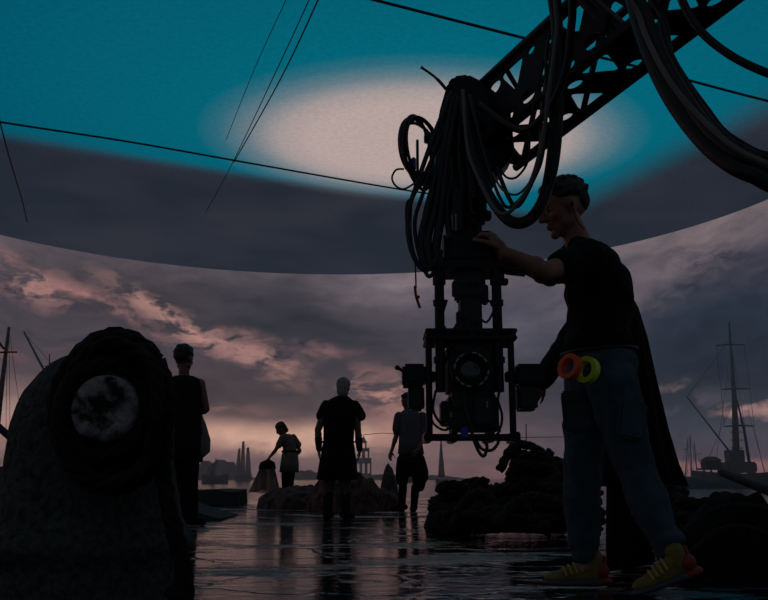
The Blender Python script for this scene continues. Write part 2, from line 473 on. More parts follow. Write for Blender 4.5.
def roundpoly(pts, r, n=4):
    out = []; pts = [Vector((p_[0], p_[1])) for p_ in pts]; N = len(pts)
    for i in range(N):
        a, b_, c = pts[i - 1], pts[i], pts[(i + 1) % N]
        u1 = (a - b_); u2 = (c - b_)
        rr = min(r, u1.length * .45, u2.length * .45)
        p0 = b_ + u1.normalized() * rr; p1 = b_ + u2.normalized() * rr
        for k in range(n + 1):
            t_ = k / n
            out.append((1 - t_) ** 2 * p0 + 2 * t_ * (1 - t_) * b_ + t_ ** 2 * p1)
    return out
def plate(name, outline, holes, th, mtx, m, parent, bev=0.0):
    cu = bpy.data.curves.new(name, 'CURVE'); cu.dimensions = '2D'; cu.fill_mode = 'BOTH'; cu.extrude = th / 2
    if bev: cu.bevel_depth = bev; cu.bevel_resolution = 1; cu.extrude = th / 2 - bev
    for pl in [outline] + holes:
        sp = cu.splines.new('POLY'); sp.points.add(len(pl) - 1); sp.use_cyclic_u = True
        for q, p_ in zip(sp.points, pl): q.co = (p_[0], p_[1], 0, 1)
    t_ = bpy.data.objects.new('tmp', cu); C.objects.link(t_)
    dg = bpy.context.evaluated_depsgraph_get(); dg.update()
    me = bpy.data.meshes.new_from_object(t_.evaluated_get(dg)); me.name = name
    bpy.data.objects.remove(t_)
    me.transform(mtx)
    return link_mesh(name, me, m, parent, False)
def mtx3(o, x, y, z):
    return Matrix(((x.x, y.x, z.x, o.x), (x.y, y.y, z.y, o.y), (x.z, y.z, z.z, o.z), (0, 0, 0, 1)))

D0 = 3.62
crane_base = P(470, 190, D0)
crane = thing('camera_crane', crane_base, 'black crane boom with oval cut-outs reaching in from upper right', 'camera crane')
A = P(492, 132, 3.78); B = P(735, -72, 2.62)
ax = (B - A).normalized(); wv_ = ax.cross(Vector((0, 0, 1))).normalized(); hv = wv_.cross(ax).normalized()
if hv.z < 0: hv = -hv
BW, BH, BL_ = 0.24, 0.30, 4.2
def tri_cells(L, H, mg, cell, small=True):
    hs = []; x = 0.06; k = 0
    while x + cell < L:
        g = 0.042
        if k % 2 == 0: tri = [(x + g, -H / 2 + mg), (x + cell * 1.25 - g, -H / 2 + mg), (x + cell * .62, H / 2 - mg - .04)]
        else: tri = [(x + g - cell * .1, H / 2 - mg), (x + cell * .6, -H / 2 + mg + .05), (x + cell * 1.15, H / 2 - mg)]
        hs.append(roundpoly(tri, 0.03)); x += cell * .72 + g; k += 1
    return hs
def oval(cx, cy, rx, ry, n=18): return [(cx + rx * cos(2 * pi * k / n), cy + ry * sin(2 * pi * k / n)) for k in range(n)]
rect = lambda L, H: [(0, -H / 2), (L, -H / 2), (L, H / 2), (0, H / 2)]
side_holes = tri_cells(BL_, BH, .045, .19)
cross_holes = []
x = .06; k = 0
while x < BL_ - .25:
    s_ = (-1) ** k
    cross_holes.append(roundpoly([(x, -s_ * .10), (x + .16, -s_ * .10), (x + .09, s_ * .045)], .03))
    cross_holes.append(oval(x + .145, s_ * .065, .038, .026)); x += .20; k += 1
near_holes = []
x = .05; k = 0
while x < BL_ - .3:
    s_ = (-1) ** k
    near_holes.append(roundpoly([(x, -s_ * .115), (x + .17, -s_ * .115), (x + .085, s_ * .02)], .035))
    near_holes.append(oval(x + .15, s_ * .085, .045, .028)); near_holes.append(oval(x + .02, s_ * .105, .024, .016)); x += .195; k += 1
plate('side_plate', rect(BL_, BH), near_holes, .012, mtx3(A + wv_ * BW / 2, ax, hv, wv_), blk, crane)
for i in range(20):
    bm = bmesh.new(); q = A - wv_ * BW / 2 + ax * (.05 + i * .2); s_ = (-1) ** i
    tube(bm, [q - hv * BH / 2 * s_, q + hv * BH / 2 * s_ + ax * .2], .013, 8); obj('side_brace', bm, blk, crane, True)
o = plate('bottom_plate', rect(BL_, BW), cross_holes, .012, mtx3(A - hv * BH / 2, ax, wv_, hv), blk, crane)
for i in range(12):
    bm = bmesh.new(); q = A + hv * BH / 2 + ax * (.12 + i * .36)
    s_ = (-1) ** i; tube(bm, [q - wv_ * BW / 2 * s_, q + wv_ * BW / 2 * s_ + ax * .16], .012, 8); obj('cross_brace', bm, blk, crane, True)
for sgn in (-1, 1):
    for s2 in (-1, 1):
        bm = bmesh.new(); q = A + wv_ * sgn * (BW / 2 + .008) + hv * s2 * (BH / 2 + .006)
        tube(bm, [q - ax * .02, q + ax * BL_], .019, 10); obj('chord_tube', bm, blk, crane, True)
for i in range(0):
    q = A + ax * (.35 + i * .5)
    plate('bulkhead', [(-BW / 2, -BH / 2), (BW / 2, -BH / 2), (BW / 2, BH / 2), (-BW / 2, BH / 2)], [oval(0, 0, .075, .09)], .01, mtx3(q, wv_, hv, ax), blk, crane)

def pxpoly(pts, d): return [P(x_, y_, d) for x_, y_ in pts]
def slab(name, pts, d, th, m, parent, bev=.008):
    """polygon outlined at distance d, thick th in depth, bevelled"""
    bm = bmesh.new(); v0 = [bm.verts.new(q - Vector((0, th / 2, 0))) for q in pxpoly(pts, d)]
    f = bm.faces.new(v0); r_ = bmesh.ops.extrude_face_region(bm, geom=[f])
    for g_ in r_['geom']:
        if isinstance(g_, bmesh.types.BMVert): g_.co.y += th
    bmesh.ops.recalc_face_normals(bm, faces=bm.faces)
    if bev: bmesh.ops.bevel(bm, geom=list(bm.edges), offset=bev, segments=2, affect='EDGES', clamp_overlap=True)
    return obj(name, bm, m, parent, angle=35)
def pbox(bm, x0, y0, x1, y1, d, dep, bev=.004):
    a = P(x0, y0, d); b_ = P(x1, y1, d)
    box(bm, (a + b_) / 2, (abs(b_.x - a.x), dep, abs(b_.z - a.z)), None, bev)

slab('head_housing', [(446, 92), (452, 85), (466, 83), (480, 90), (507, 112), (512, 160), (496, 180), (484, 208), (478, 226), (456, 228), (441, 212), (435, 186), (434, 150), (438, 120)], D0 + .08, .20, blk, crane, .012)
bm = bmesh.new()
for (x_, y_, r_) in ((463, 112, .05), (476, 160, .062), (452, 190, .045)):
    bm = bmesh.new(); q = P(x_, y_, D0 - .02); cyl(bm, q, q + Vector((0, -.045, 0)), r_, None, 24); cyl(bm, q + Vector((0, -.045, 0)), q + Vector((0, -.06, 0)), r_ * .5, None, 12)
    obj('pivot_cap', bm, blk, crane, angle=35)
bm = bmesh.new()
for k in range(5):
    pbox(bm, 440 + k * 1.5, 122 + k * 18, 487 - k * 3, 126 + k * 18, D0 - .03, .03)
obj('housing_rib', bm, blk, crane, angle=35)
# vertical column of the remote head
bm = bmesh.new(); a = P(470, 205, D0 + .03); b_ = P(470, 236, D0 + .03); cyl(bm, a, Vector((a.x, a.y, b_.z)), .052, None, 28)
for yy in (212, 222): q = P(470, yy, D0 + .03); cyl(bm, (a.x, a.y, q.z - .008), (a.x, a.y, q.z + .008), .066, None, 28)
obj('head_column', bm, blk, crane, angle=35)
bm = bmesh.new()
pbox(bm, 452, 190, 462, 232, D0 - .05, .07); pbox(bm, 478, 196, 486, 214, D0 - .04, .08); pbox(bm, 480, 212, 491, 220, D0 - .04, .05)
for (x_, y_) in ((482, 203), (487, 213), (474, 214)):
    q = P(x_, y_, D0 - .08); ellipsoid(bm, q, (.013,) * 3)
obj('junction_box', bm, blk2, crane, angle=35)
bm = bmesh.new(); cyl(bm, P(456, 214, D0 - .09), P(456, 231, D0 - .09), .006); obj('steel_rod', bm, steel, crane, angle=35)
bm = bmesh.new(); tube(bm, spline([P(446, 89, D0), P(436, 78, D0), P(421, 67, D0 - .02)], 6), [.008] * 6 + [.006] * 6 + [.009], 8); obj('antenna', bm, blk2, crane, True)
# cable reel: loose turns
random.seed(4)
cen = P(420, 152, D0 + .02); rr_ = .155
for k in range(6):
    bm = bmesh.new(); pts = []; rk = rr_ * random.uniform(.82, 1.04); ph = radians(58 + random.uniform(-9, 9)); off = Vector((random.uniform(-.018, .018), random.uniform(-.03, .03), random.uniform(-.01, .01)))
    for i in range(40):
        a_ = 2 * pi * i / 40; w_ = 1 + .03 * sin(3 * a_ + k)
        pts.append(cen + off + Vector((cos(a_) * rk * cos(ph) * w_, cos(a_) * rk * sin(ph), sin(a_) * rk * w_)))
    tube(bm, pts, random.choice((.006, .008, .0075)), 8, closed=True); obj('coiled_cable', bm, (rub, rub, bcab)[k % 3], crane, True)
bm = bmesh.new(); pbox(bm, 424, 134, 440, 142, D0 + .03, .05); pbox(bm, 413, 176, 440, 184, D0 + .03, .05); pbox(bm, 416, 140, 419, 178, D0 + .03, .03)
obj('reel_bracket', bm, blk, crane, angle=35)
bm = bmesh.new(); pbox(bm, 411, 158, 416, 170, D0 - .06, .03, .005); obj('blue_connector', bm, bluep, crane, angle=35)

def hose(pts, r, m, d=D0, name='cable', n=8):
    pp = [P(q[0], q[1], q[2] if len(q) > 2 else d) for q in pts]
    def clip(p_):          # where the cable is strapped to the boom, further up
        t_ = max(.3, (p_ - A).dot(ax)) + .12; return A + ax * t_ - hv * (BH / 2 - .03) + wv_ * .06
    if pts[0][1] < 0: pp = [clip(pp[0])] + pp
    if pts[-1][0] > 765: pp += [pp[-1] + Vector((.22, -.22, .06)), pp[-1] + Vector((.42, -.5, .36)), A + ax * 3.9 - hv * (BH / 2 - .03)]
    if 60 <= pts[0][1] and pts[0][0] > 525: pp = [pp[0] + Vector((.02, 0, .12)), pp[0]] + pp[1:]
    bm = bmesh.new(); tube(bm, spline(pp, n), r, 10); return obj(name, bm, m, crane, True)
# hoses falling on the left of the head
for pts, r, m_ in [
    ([(452, 92), (436, 130), (420, 175), (408, 215), (411, 250), (424, 270), (436, 262)], .011, bcab),
    ([(449, 96), (437, 140), (424, 190), (415, 220), (418, 250), (428, 276), (436, 268)], .009, rub),
    ([(455, 95), (442, 150), (430, 200), (421, 240), (426, 268), (437, 258)], .016, rub),
    ([(453, 98), (444, 150), (436, 205), (428, 240), (432, 268), (440, 250)], .017, rub),
    ([(458, 98), (447, 160), (442, 210), (436, 250), (442, 262)], .020, rub),
    ([(450, 150), (432, 190), (424, 225), (428, 255), (438, 250)], .013, rub),
    ([(447, 118), (431, 160), (414, 195), (407, 205), (408, 232), (417, 262), (428, 272)], .008, rub),
    ([(440, 180), (420, 186), (412, 196), (408, 215)], .006, rub),
    ([(415, 183), (404, 189), (396, 186), (392, 178), (396, 170), (404, 169)], .0045, bcab),
    ([(412, 196), (411, 230), (415, 262), (416, 288)], .0035, rub),
    ([(444, 130), (452, 170), (447, 205), (450, 240)], .015, rub),
    ([(462, 105), (459, 150), (462, 190), (458, 232)], .014, rub),
    ([(470, 118), (468, 160), (474, 200)], .012, bcab),
    ([(480, 150), (470, 190), (475, 225)], .010, rub),
]: hose(pts, r, m_, D0 - .06)
bm = bmesh.new(); tube(bm, spline([P(415, 286, D0 - .06), P(416, 296, D0 - .06), P(420, 308, D0 - .05)], 5), .006, 8); ellipsoid(bm, P(417.5, 297, D0 - .065), (.011, .009, .008)); obj('red_connector', bm, redp, crane, True)
# the big loop under the boom and its thin companions
def dz(f): return f
hose([(556, -25, 3.1), (557, 30, 3.16), (556, 90, 3.22), (553, 150, 3.26), (545, 195, 3.3), (530, 219, 3.32), (512, 222, 3.35), (495, 205, 3.4), (481, 178, 3.45), (470, 140, 3.5), (463, 100, 3.55)], .024, rub)
hose([(562, -25, 3.06), (561, 60, 3.18), (558, 140, 3.22), (550, 185, 3.26), (534, 212, 3.28)], .016, rub)
hose([(560, -25, 3.0), (557, 30, 3.05), (549, 90, 3.12), (544, 130, 3.16), (535, 170, 3.2), (522, 198, 3.24), (505, 214, 3.28), (492, 205, 3.32), (477, 175, 3.38), (468, 150, 3.42), (465, 118, 3.46), (463, 90, 3.5)], .0085, gcab)
hose([(546, 60, 3.2), (546, 120, 3.2), (540, 160, 3.22), (527, 190, 3.24), (510, 207, 3.28), (500, 198, 3.3), (488, 165, 3.35), (476, 120, 3.4), (470, 95, 3.45)], .007, rub)
hose([(548, 80, 3.22), (543, 150, 3.24), (533, 180, 3.26), (518, 206, 3.3), (508, 196, 3.3), (497, 168, 3.35)], .009, rub)
hose([(530, 130, 3.3), (528, 160, 3.3), (518, 176, 3.3), (508, 178, 3.32), (500, 170, 3.34)], .005, rub)
hose([(541, 110, 3.28), (537, 165, 3.28), (520, 193, 3.3), (503, 190, 3.3), (492, 172, 3.34)], .005, gcab)
# heavy bundle sweeping to the right, nearer the camera
hose([(628, -40, 2.3), (634, 0, 2.28), (648, 48, 2.25), (668, 92, 2.2), (694, 130, 2.15), (722, 158, 2.1), (752, 174, 2.05), (800, 184, 2.0)], .024, rub)
hose([(634, -40, 2.25), (645, 15, 2.22), (664, 62, 2.2), (690, 106, 2.15), (716, 138, 2.1), (750, 160, 2.05), (800, 172, 2.0)], .020, rub)
hose([(634, -30, 2.2), (640, 18, 2.18), (655, 55, 2.15), (676, 90, 2.1), (705, 122, 2.05), (735, 148, 2.0), (768, 164, 1.97), (800, 172, 1.95)], .0075, gcab)
hose([(660, 20, 2.4), (668, 50, 2.38), (686, 84, 2.34), (712, 122, 2.3), (740, 146, 2.26), (790, 156, 2.2)], .009, rub)
hose([(664, 30, 2.45), (676, 62, 2.42), (706, 106, 2.36), (735, 138, 2.3), (790, 153, 2.25)], .006, rub)
hose([(672, -40, 2.35), (680, -5, 2.32), (698, 28, 2.3), (730, 55, 2.26), (770, 74, 2.2), (810, 84, 2.15)], .0125, rub)
hose([(650, -20, 2.5), (664, 20, 2.48), (672, 60, 2.46), (692, 98, 2.42), (722, 132, 2.36)], .011, rub)
hose([(580, -30, 2.9), (572, 20, 3.0), (566, 70, 3.1), (548, 110, 3.2), (520, 130, 3.35), (480, 105, 3.5)], .016, rub)

# ------------------------------------------------------------------ film camera in its cage, hung under the crane head
DR = D0 + .03
rig = thing('film_camera_rig', P(470, 445, DR), 'black film camera in a caged stabiliser hanging below the crane head', 'camera rig')
bm = bmesh.new(); pbox(bm, 445, 236, 493, 266, DR, .20, .015); obj('tilt_motor', bm, blk, rig, angle=35)
for x_, s_ in ((443, 1), (495, -1)):
    bm = bmesh.new(); q = P(x_, 252, DR); cyl(bm, q, q + Vector((.04 * s_, 0, 0)), .075, None, 28); obj('motor_cap', bm, blk, rig, angle=35)
bm = bmesh.new(); pbox(bm, 434, 267, 502, 274, DR, .24); pbox(bm, 448, 262, 490, 268, DR, .16); obj('top_plate', bm, blk, rig, angle=35)
for xx in (439, 496):
    for dd in (-.09, .09):
        bm = bmesh.new(); a = P(xx, 270, DR + dd); b_ = P(xx, 392, DR + dd); cyl(bm, a, (a.x, a.y, b_.z), .021 if dd < 0 else .016, None, 16)
        for yy in (282, 303, 333, 360): q = P(xx, yy, DR + dd); cyl(bm, (a.x, a.y, q.z - .012), (a.x, a.y, q.z + .012), .028, None, 16)
        obj('post', bm, blk, rig, angle=35)
bm = bmesh.new(); pbox(bm, 424, 333, 513, 337, DR, .26); pbox(bm, 424, 340, 513, 344, DR, .26)
for xx in (428, 447, 470, 491, 509): pbox(bm, xx - 3, 333, xx + 3, 344, DR, .25)
obj('middle_plate', bm, blk, rig, angle=35)
for xx in (428.5, 510.5):
    for dd in (-.1, .1):
        bm = bmesh.new(); a = P(xx, 340, DR + dd); b_ = P(xx, 438, DR + dd); cyl(bm, a, (a.x, a.y, b_.z), .014, None, 14)
        obj('post', bm, blk, rig, angle=35)
bm = bmesh.new(); pbox(bm, 424, 434, 516, 441, DR - .1, .035); pbox(bm, 424, 434, 516, 441, DR + .1, .035)
for xx in (427, 452, 488, 513): pbox(bm, xx - 3.5, 433, xx + 3.5, 443, DR, .24)
obj('bottom_rail', bm, blk, rig, angle=35)
# upper electronics column
bm = bmesh.new(); pbox(bm, 455, 274, 484, 300, DR, .16, .01); pbox(bm, 459, 298, 481, 334, DR + .01, .14, .01)
pbox(bm, 452, 282, 457, 296, DR - .04, .06); pbox(bm, 482, 286, 488, 304, DR - .03, .06); pbox(bm, 456, 312, 461, 330, DR - .05, .04)
obj('control_unit', bm, blk2, rig, angle=35)
bm = bmesh.new()
for (x_, y_) in ((463, 284), (470, 284), (477, 284), (464, 318), (476, 322)):
    bm = bmesh.new(); q = P(x_, y_, DR - .085); cyl(bm, q + Vector((0, .02, 0)), q - Vector((0, .012, 0)), .009, None, 12); obj('control_knob', bm, blk, rig, angle=35)
# camera body, lens
bm = bmesh.new(); pbox(bm, 446, 346, 495, 396, DR + .03, .22, .014); obj('camera_body', bm, blk2, rig, angle=35)
lc = P(469.5, 372, DR - .09)
bm = bmesh.new()
prof = [(.030, .0), (.070, .0), (.070, .035), (.082, .037), (.082, .075), (.073, .078), (.073, .10), (.066, .102), (.050, .07), (.0, .066)]
N_ = 40; rings = []
for (r_, dd) in prof: rings.append([bm.verts.new(lc + Vector((cos(2 * pi * k / N_) * max(r_, .001), .02 - dd, sin(2 * pi * k / N_) * max(r_, .001)))) for k in range(N_)])
for a_, b_ in zip(rings, rings[1:]):
    for k in range(N_): bm.faces.new((a_[k], a_[(k + 1) % N_], b_[(k + 1) % N_], b_[k]))
lens = obj('lens', bm, blk, rig, angle=35)
bm = bmesh.new(); ellipsoid(bm, lc + Vector((0, -.045, 0)), (.05, .012, .05), seg=28); obj('lens_glass', bm, glassm, lens, True)
bm = bmesh.new()
for k in range(16):      # light segments of the focus ring
    if k % 4 == 0: continue
    a0 = 2 * pi * (k + .12) / 16; a1 = 2 * pi * (k + .88) / 16
    pts = [lc + Vector((cos(a0 + (a1 - a0) * j / 4) * .0695, -.084, sin(a0 + (a1 - a0) * j / 4) * .0695)) for j in range(5)]
    bm = bmesh.new(); tube(bm, pts, .0045, 6); obj('focus_ring_mark', bm, mat('pale_grey_paint', (150, 152, 156), .6), lens, True)
bm = bmesh.new(); pbox(bm, 447, 396, 497, 432, DR + .03, .18, .012); pbox(bm, 440, 402, 448, 426, DR + .02, .12, .006); pbox(bm, 452, 392, 466, 408, DR - .09, .06, .004); pbox(bm, 474, 398, 492, 424, DR - .09, .05, .005); obj('battery_pack', bm, blk2, rig, angle=35)
bm = bmesh.new()
for (x0, y0, x1, y1) in ((450, 412, 452, 417), (486, 401, 488, 408)):
    bm = bmesh.new(); pbox(bm, x0, y0, x1, y1, DR - .12, .008, .001); obj('steel_catch', bm, steel, rig, angle=35)
bm = bmesh.new(); pbox(bm, 461, 427, 468, 438, DR - .13, .03, .003); obj('blue_connector', bm, bluep, rig, angle=35)
bm = bmesh.new(); pbox(bm, 445, 423, 448, 425, DR - .08, .01, .001); obj('red_lamp', bm, redp, rig, angle=35)
# side motor drums and arms
for s_, (cx_, x0, x1, yy) in ((-1, (412, 403, 424, 382)), (1, (527, 514, 540, 384))):
    bm = bmesh.new(); pbox(bm, x0 - 1, 366, x1 + 2, 386, DR, .18, .012); obj('arm_motor', bm, blk, rig, angle=35)
    bm = bmesh.new(); a = P(x0 if s_ < 0 else x1, 378, DR); cyl(bm, a, a - Vector((s_ * .035, 0, 0)), .045, None, 24); q = P(cx_ + s_ * 2, 369, DR - .03); ellipsoid(bm, q, (.03, .03, .018)); obj('motor_cap', bm, blk, rig, angle=35)
    bm = bmesh.new(); pbox(bm, min(x0, x1) + (5 if s_ < 0 else 1), 386, max(x0, x1) - (0 if s_ < 0 else 4), 411, DR + .01, .13, .012); obj('battery', bm, blk2, rig, angle=35)
    bm = bmesh.new(); pbox(bm, 420 if s_ < 0 else 505, 372, 436 if s_ < 0 else 518, 382, DR, .05, .004); obj('arm_bracket', bm, blk, rig, angle=35)
    bm = bmesh.new(); q = P(cx_ - s_ * -9, 371, DR - .06); tube(bm, [q, q + Vector((s_ * .02, 0, .012))], .007, 8); ellipsoid(bm, q + Vector((s_ * .024, 0, .014)), (.011,) * 3); obj('locking_knob', bm, blk, rig, True)
# handle at the top right
bm = bmesh.new(); a = P(497, 270, DR - .02); b_ = P(525, 273, DR - .05); tube(bm, [a, a.lerp(b_, .3), a.lerp(b_, .32), b_], [.011, .011, .017, .017], 14); pbox(bm, 496, 266, 504, 282, DR - .02, .05); pbox(bm, 500, 279, 508, 285, DR - .02, .04); obj('grip_handle', bm, blk2, rig, angle=35)
def rh(pts, r, m, dd=-.1):
    bm = bmesh.new(); tube(bm, spline([P(x_, y_, DR + dd) for x_, y_ in pts], 8), r, 8); return obj('cable', bm, m, rig, True)
rh([(463, 396), (466, 410), (471, 428), (474, 440), (479, 452), (484, 456), (487, 447), (484, 440)], .007, bcab, -.13)
rh([(476, 440), (482, 449), (492, 450), (498, 443), (498, 438)], .0065, rub)
rh([(500, 390), (498, 400), (502, 415), (500, 428), (492, 432)], .0055, rub)
rh([(436, 390), (433, 408), (438, 420), (446, 426)], .0055, rub)
rh([(430, 414), (434, 424), (444, 430), (456, 426)], .005, rub)
rh([(484, 430), (494, 426), (500, 430), (494, 436), (484, 436)], .005, rub)
rh([(447, 300), (442, 320), (450, 332), (458, 322)], .005, rub)
rh([(488, 300), (494, 308), (487, 322), (480, 318)], .005, rub)
rh([(452, 344), (458, 352), (466, 350)], .006, rub)
for cx_ in (452, 487):
    rh([(cx_ - 5, 360), (cx_ - 4, 350), (cx_, 347), (cx_ + 4, 350), (cx_ + 5, 360)], .0045, rub, -.09)
# ------------------------------------------------------------------ people
def skinm(n, c, c2): return mat(n, c, 0.5, 0, col2=c2, scale=6, bump=.15, bscale=60)
skin_a = skinm('tanned_skin', (168, 122, 100), (150, 104, 84))
skin_b = skinm('weathered_skin', (120, 86, 72), (100, 70, 58))
hair_d = mat('dark_hair', (16, 13, 12), .55, 0, .4, 30, 1.0, 90, stretch=(1, 1, .3))
hair_g = mat('grey_hair', (150, 142, 140), .6, 0, .3, 30, 1.0, 90, stretch=(1, 1, .3))
def cloth(n, c, var=.3, bump=.35, scale=9, c2=None): return mat(n, c, .85, 0, var, scale, bump, 45, col2=c2, spec=.2)

def basis(f, u):
    f = Vector(f).normalized(); r = f.cross(Vector(u)).normalized(); u = r.cross(f).normalized()
    return Matrix(((r.x, f.x, u.x), (r.y, f.y, u.y), (r.z, f.z, u.z)))      # columns: right, forward, up
def head_parts(bm, c, f, u, s):
    """c centre of the head; s = height scale (1 -> 0.235 m tall)"""
    R_ = basis(f, u)
    def L(x, y, z): return Vector(c) + R_ @ Vector((x * s, y * s, z * s))
    def E(x, y, z, a, b_, c_, seg=20): ellipsoid(bm, L(x, y, z), (a * s, b_ * s, c_ * s), R_, seg)
    E(0, -.012, .030, .076, .095, .084, 28)      # cranium
    E(0, .030, -.010, .062, .062, .085)          # face
    E(0, .045, -.066, .044, .042, .040)          # jaw
    E(0, .077, -.092, .022, .019, .018, 14)      # chin
    E(-.040, .015, -.055, .024, .045, .036, 14); E(.040, .015, -.055, .024, .045, .036, 14)
    E(0, .082, .028, .046, .016, .012, 14)       # brow
    cap(bm, L(0, .088, .018), L(0, .112, -.020), .009 * s, .013 * s, 10)      # nose
    E(-.010, .100, -.024, .009, .011, .008, 10); E(.010, .100, -.024, .009, .011, .008, 10)
    E(0, .090, -.050, .024, .012, .006, 12); E(0, .088, -.061, .022, .012, .007, 12)      # lips
    for k in (-1, 1):
        E(k * .034, .060, -.022, .022, .026, .018, 12)      # cheek
        E(k * .030, .074, .006, .014, .012, .009, 12)       # eyelid
        E(k * .076, -.004, -.006, .008, .020, .032, 12)     # ear
        E(k * .080, .004, -.030, .006, .010, .012, 8)
    return R_, L
def eyes(parent, L, s, m_=None):
    for k in (-1, 1):
        bm = bmesh.new(); ellipsoid(bm, L(k * .030, .080, .006), (.0085 * s,) * 3, seg=12); obj('eye', bm, mat('eye_dark', (30, 24, 22), .2, 0), parent, True)
def hair_cap(name, L, R_, s, m_, parent, style='short', voxel=.006):
    bm = bmesh.new()
    def E(x, y, z, a, b_, c_): ellipsoid(bm, L(x, y, z), (a * s, b_ * s, c_ * s), R_, 20)
    E(0, -.020, .050, .082, .096, .078)
    if style != 'crop': E(0, -.060, .010, .074, .058, .075)
    else: E(0, -.050, .020, .074, .062, .060)
    if style in ('short', 'crop'): E(0, .020, .098, .064, .062, .030); E(-.02, .050, .098, .040, .030, .022)
    if style in ('long', 'hood'): E(0, -.060, -.05, .070, .050, .075)
    rnd = random.Random(5)
    for i in range(70):
        a = rnd.uniform(0, 2 * pi); z = rnd.uniform(-.2, 1); r = sqrt(1 - z * z)
        if cos(a) * r > .55 and z < .55: continue
        v = (sin(a) * r * .078, cos(a) * r * .093 - .02, z * .080 + .050)
        E(*v, .014, .014, .010)
    return fused(name, bm, m_, parent, voxel, 1)

def hand(bm, w, d, n, s=1.0, curl=.5, side=1, seg=8):
    """w wrist, d hand direction, n palm normal (direction the palm faces); side +-1 puts the thumb"""
    d = Vector(d).normalized(); n = Vector(n); n = (n - d * n.dot(d)).normalized(); t_ = d.cross(n).normalized() * side
    w = Vector(w)
    ellipsoid(bm, w + d * .048 * s, (.043 * s, .054 * s, .017 * s), basis(d, n), 16)
    cap(bm, w - d * .01 * s, w + d * .03 * s, .024 * s, .026 * s, 12)
    for k, (ln, off) in enumerate(((.073, .032), (.082, .011), (.077, -.010), (.060, -.030))):
        p_ = w + d * (.088 - abs(off) * .25) * s + t_ * off * s; dr = (d + t_ * off * 2.4).normalized(); ang = 0
        for j, fr in enumerate((.45, .30, .25)):
            ang = curl * (.75, 1.0, .8)[j] * (1 + .08 * k)
            rot = Quaternion(t_, 0)
            axis = dr.cross(n).normalized(); q = Quaternion(axis, ang); dr = (q @ dr).normalized(); n2 = q @ n
            p2 = p_ + dr * ln * fr * s
            cap(bm, p_, p2, (.0098, .0090, .0080)[j] * s, (.0090, .0080, .0070)[j] * s, seg); p_ = p2
            n_ = n2; n = n
    p_ = w + d * .028 * s + t_ * .034 * s; dr = (d * .75 + t_ * .75 + n * .35).normalized()
    for j, ln in enumerate((.038, .030, .024)):
        p2 = p_ + dr * ln * s; cap(bm, p_, p2, (.0135, .0110, .0095)[j] * s, (.0110, .0095, .008)[j] * s, seg); p_ = p2
        dr = (dr + d * .25 + n * (.3 * curl + .1)).normalized()

def body(bm, J, s, fwd, thick=1.0):
    """continuous figure from joints; J: head, neck, chest, pelvis, sh(2), el(2), wr(2), hip(2), kn(2), an(2), toe(2)"""
    th = thick * s
    right = Vector(fwd).cross(Vector((0, 0, 1))).normalized()
    up = (J['neck'] - J['pelvis']).normalized(); R_ = basis(fwd, up)
    ch = J['chest']; pe = J['pelvis']; ab = pe.lerp(ch, .5)
    ellipsoid(bm, ch, (.165 * th, .115 * th, .165 * s), R_, 22)
    ellipsoid(bm, ch + up * .09 * s, (.15 * th, .095 * th, .09 * s), R_, 22)
    ellipsoid(bm, ab, (.135 * th, .10 * th, .15 * s), R_, 22)
    ellipsoid(bm, pe, (.162 * th, .12 * th, .125 * s), R_, 22)
    cap(bm, J['neck'] - up * .05 * s, J['head'] - up * .02 * s, .062 * s, .052 * s)
    for k in (0, 1):
        cap(bm, J['neck'] - up * .035 * s, J['sh'][k], .055 * s, .058 * s)
        cap(bm, J['sh'][k], J['el'][k], .056 * th, .040 * th); ellipsoid(bm, J['sh'][k].lerp(J['el'][k], .4), (.05 * th, .05 * th, .06 * th))
        cap(bm, J['el'][k], J['wr'][k], .041 * th, .026 * s); ellipsoid(bm, J['el'][k].lerp(J['wr'][k], .25), (.044 * th,) * 3)
        cap(bm, J['hip'][k], J['kn'][k], .088 * th, .056 * th); cap(bm, J['kn'][k], J['an'][k], .055 * th, .037 * s)
        ellipsoid(bm, J['kn'][k].lerp(J['an'][k], .3), (.058 * th, .058 * th, .09 * s))
        cap(bm, J['an'][k] + Vector((0, 0, -.045 * s)), J['toe'][k], .038 * s, .028 * s)
def wrinkle(amp, sc=9.0, zs=.6):
    return lambda c: amp * (noise.noise(Vector((c.x * sc, c.y * sc, c.z * sc * zs))) + .5 * noise.noise(Vector((c.x * sc * 2.3, c.y * sc * 2.3, c.z * sc * 2.3 * zs))))
def skirt(bm, rings, seg=64, folds=9, fz=.0, seed=0):
    """rings: (centre, rx, ry, fold amplitude) from the top down; a closed solid"""
    rs = []
    for (c, rx, ry, fa) in rings:
        rg = []
        for k in range(seg):
            a = 2 * pi * k / seg
            w_ = 1 + fa * (sin(folds * a + seed) * .6 + sin(folds * 1.7 * a + 1.3 + seed) * .4)
            rg.append(bm.verts.new(Vector(c) + Vector((cos(a) * rx * w_, sin(a) * ry * w_, fa * .12 * sin(3 * a + seed)))))
        rs.append(rg)
    for A_, B_ in zip(rs, rs[1:]):
        for k in range(seg): bm.faces.new((A_[k], B_[k], B_[(k + 1) % seg], A_[(k + 1) % seg]))
    bm.faces.new(rs[0]); bm.faces.new(rs[-1][::-1])
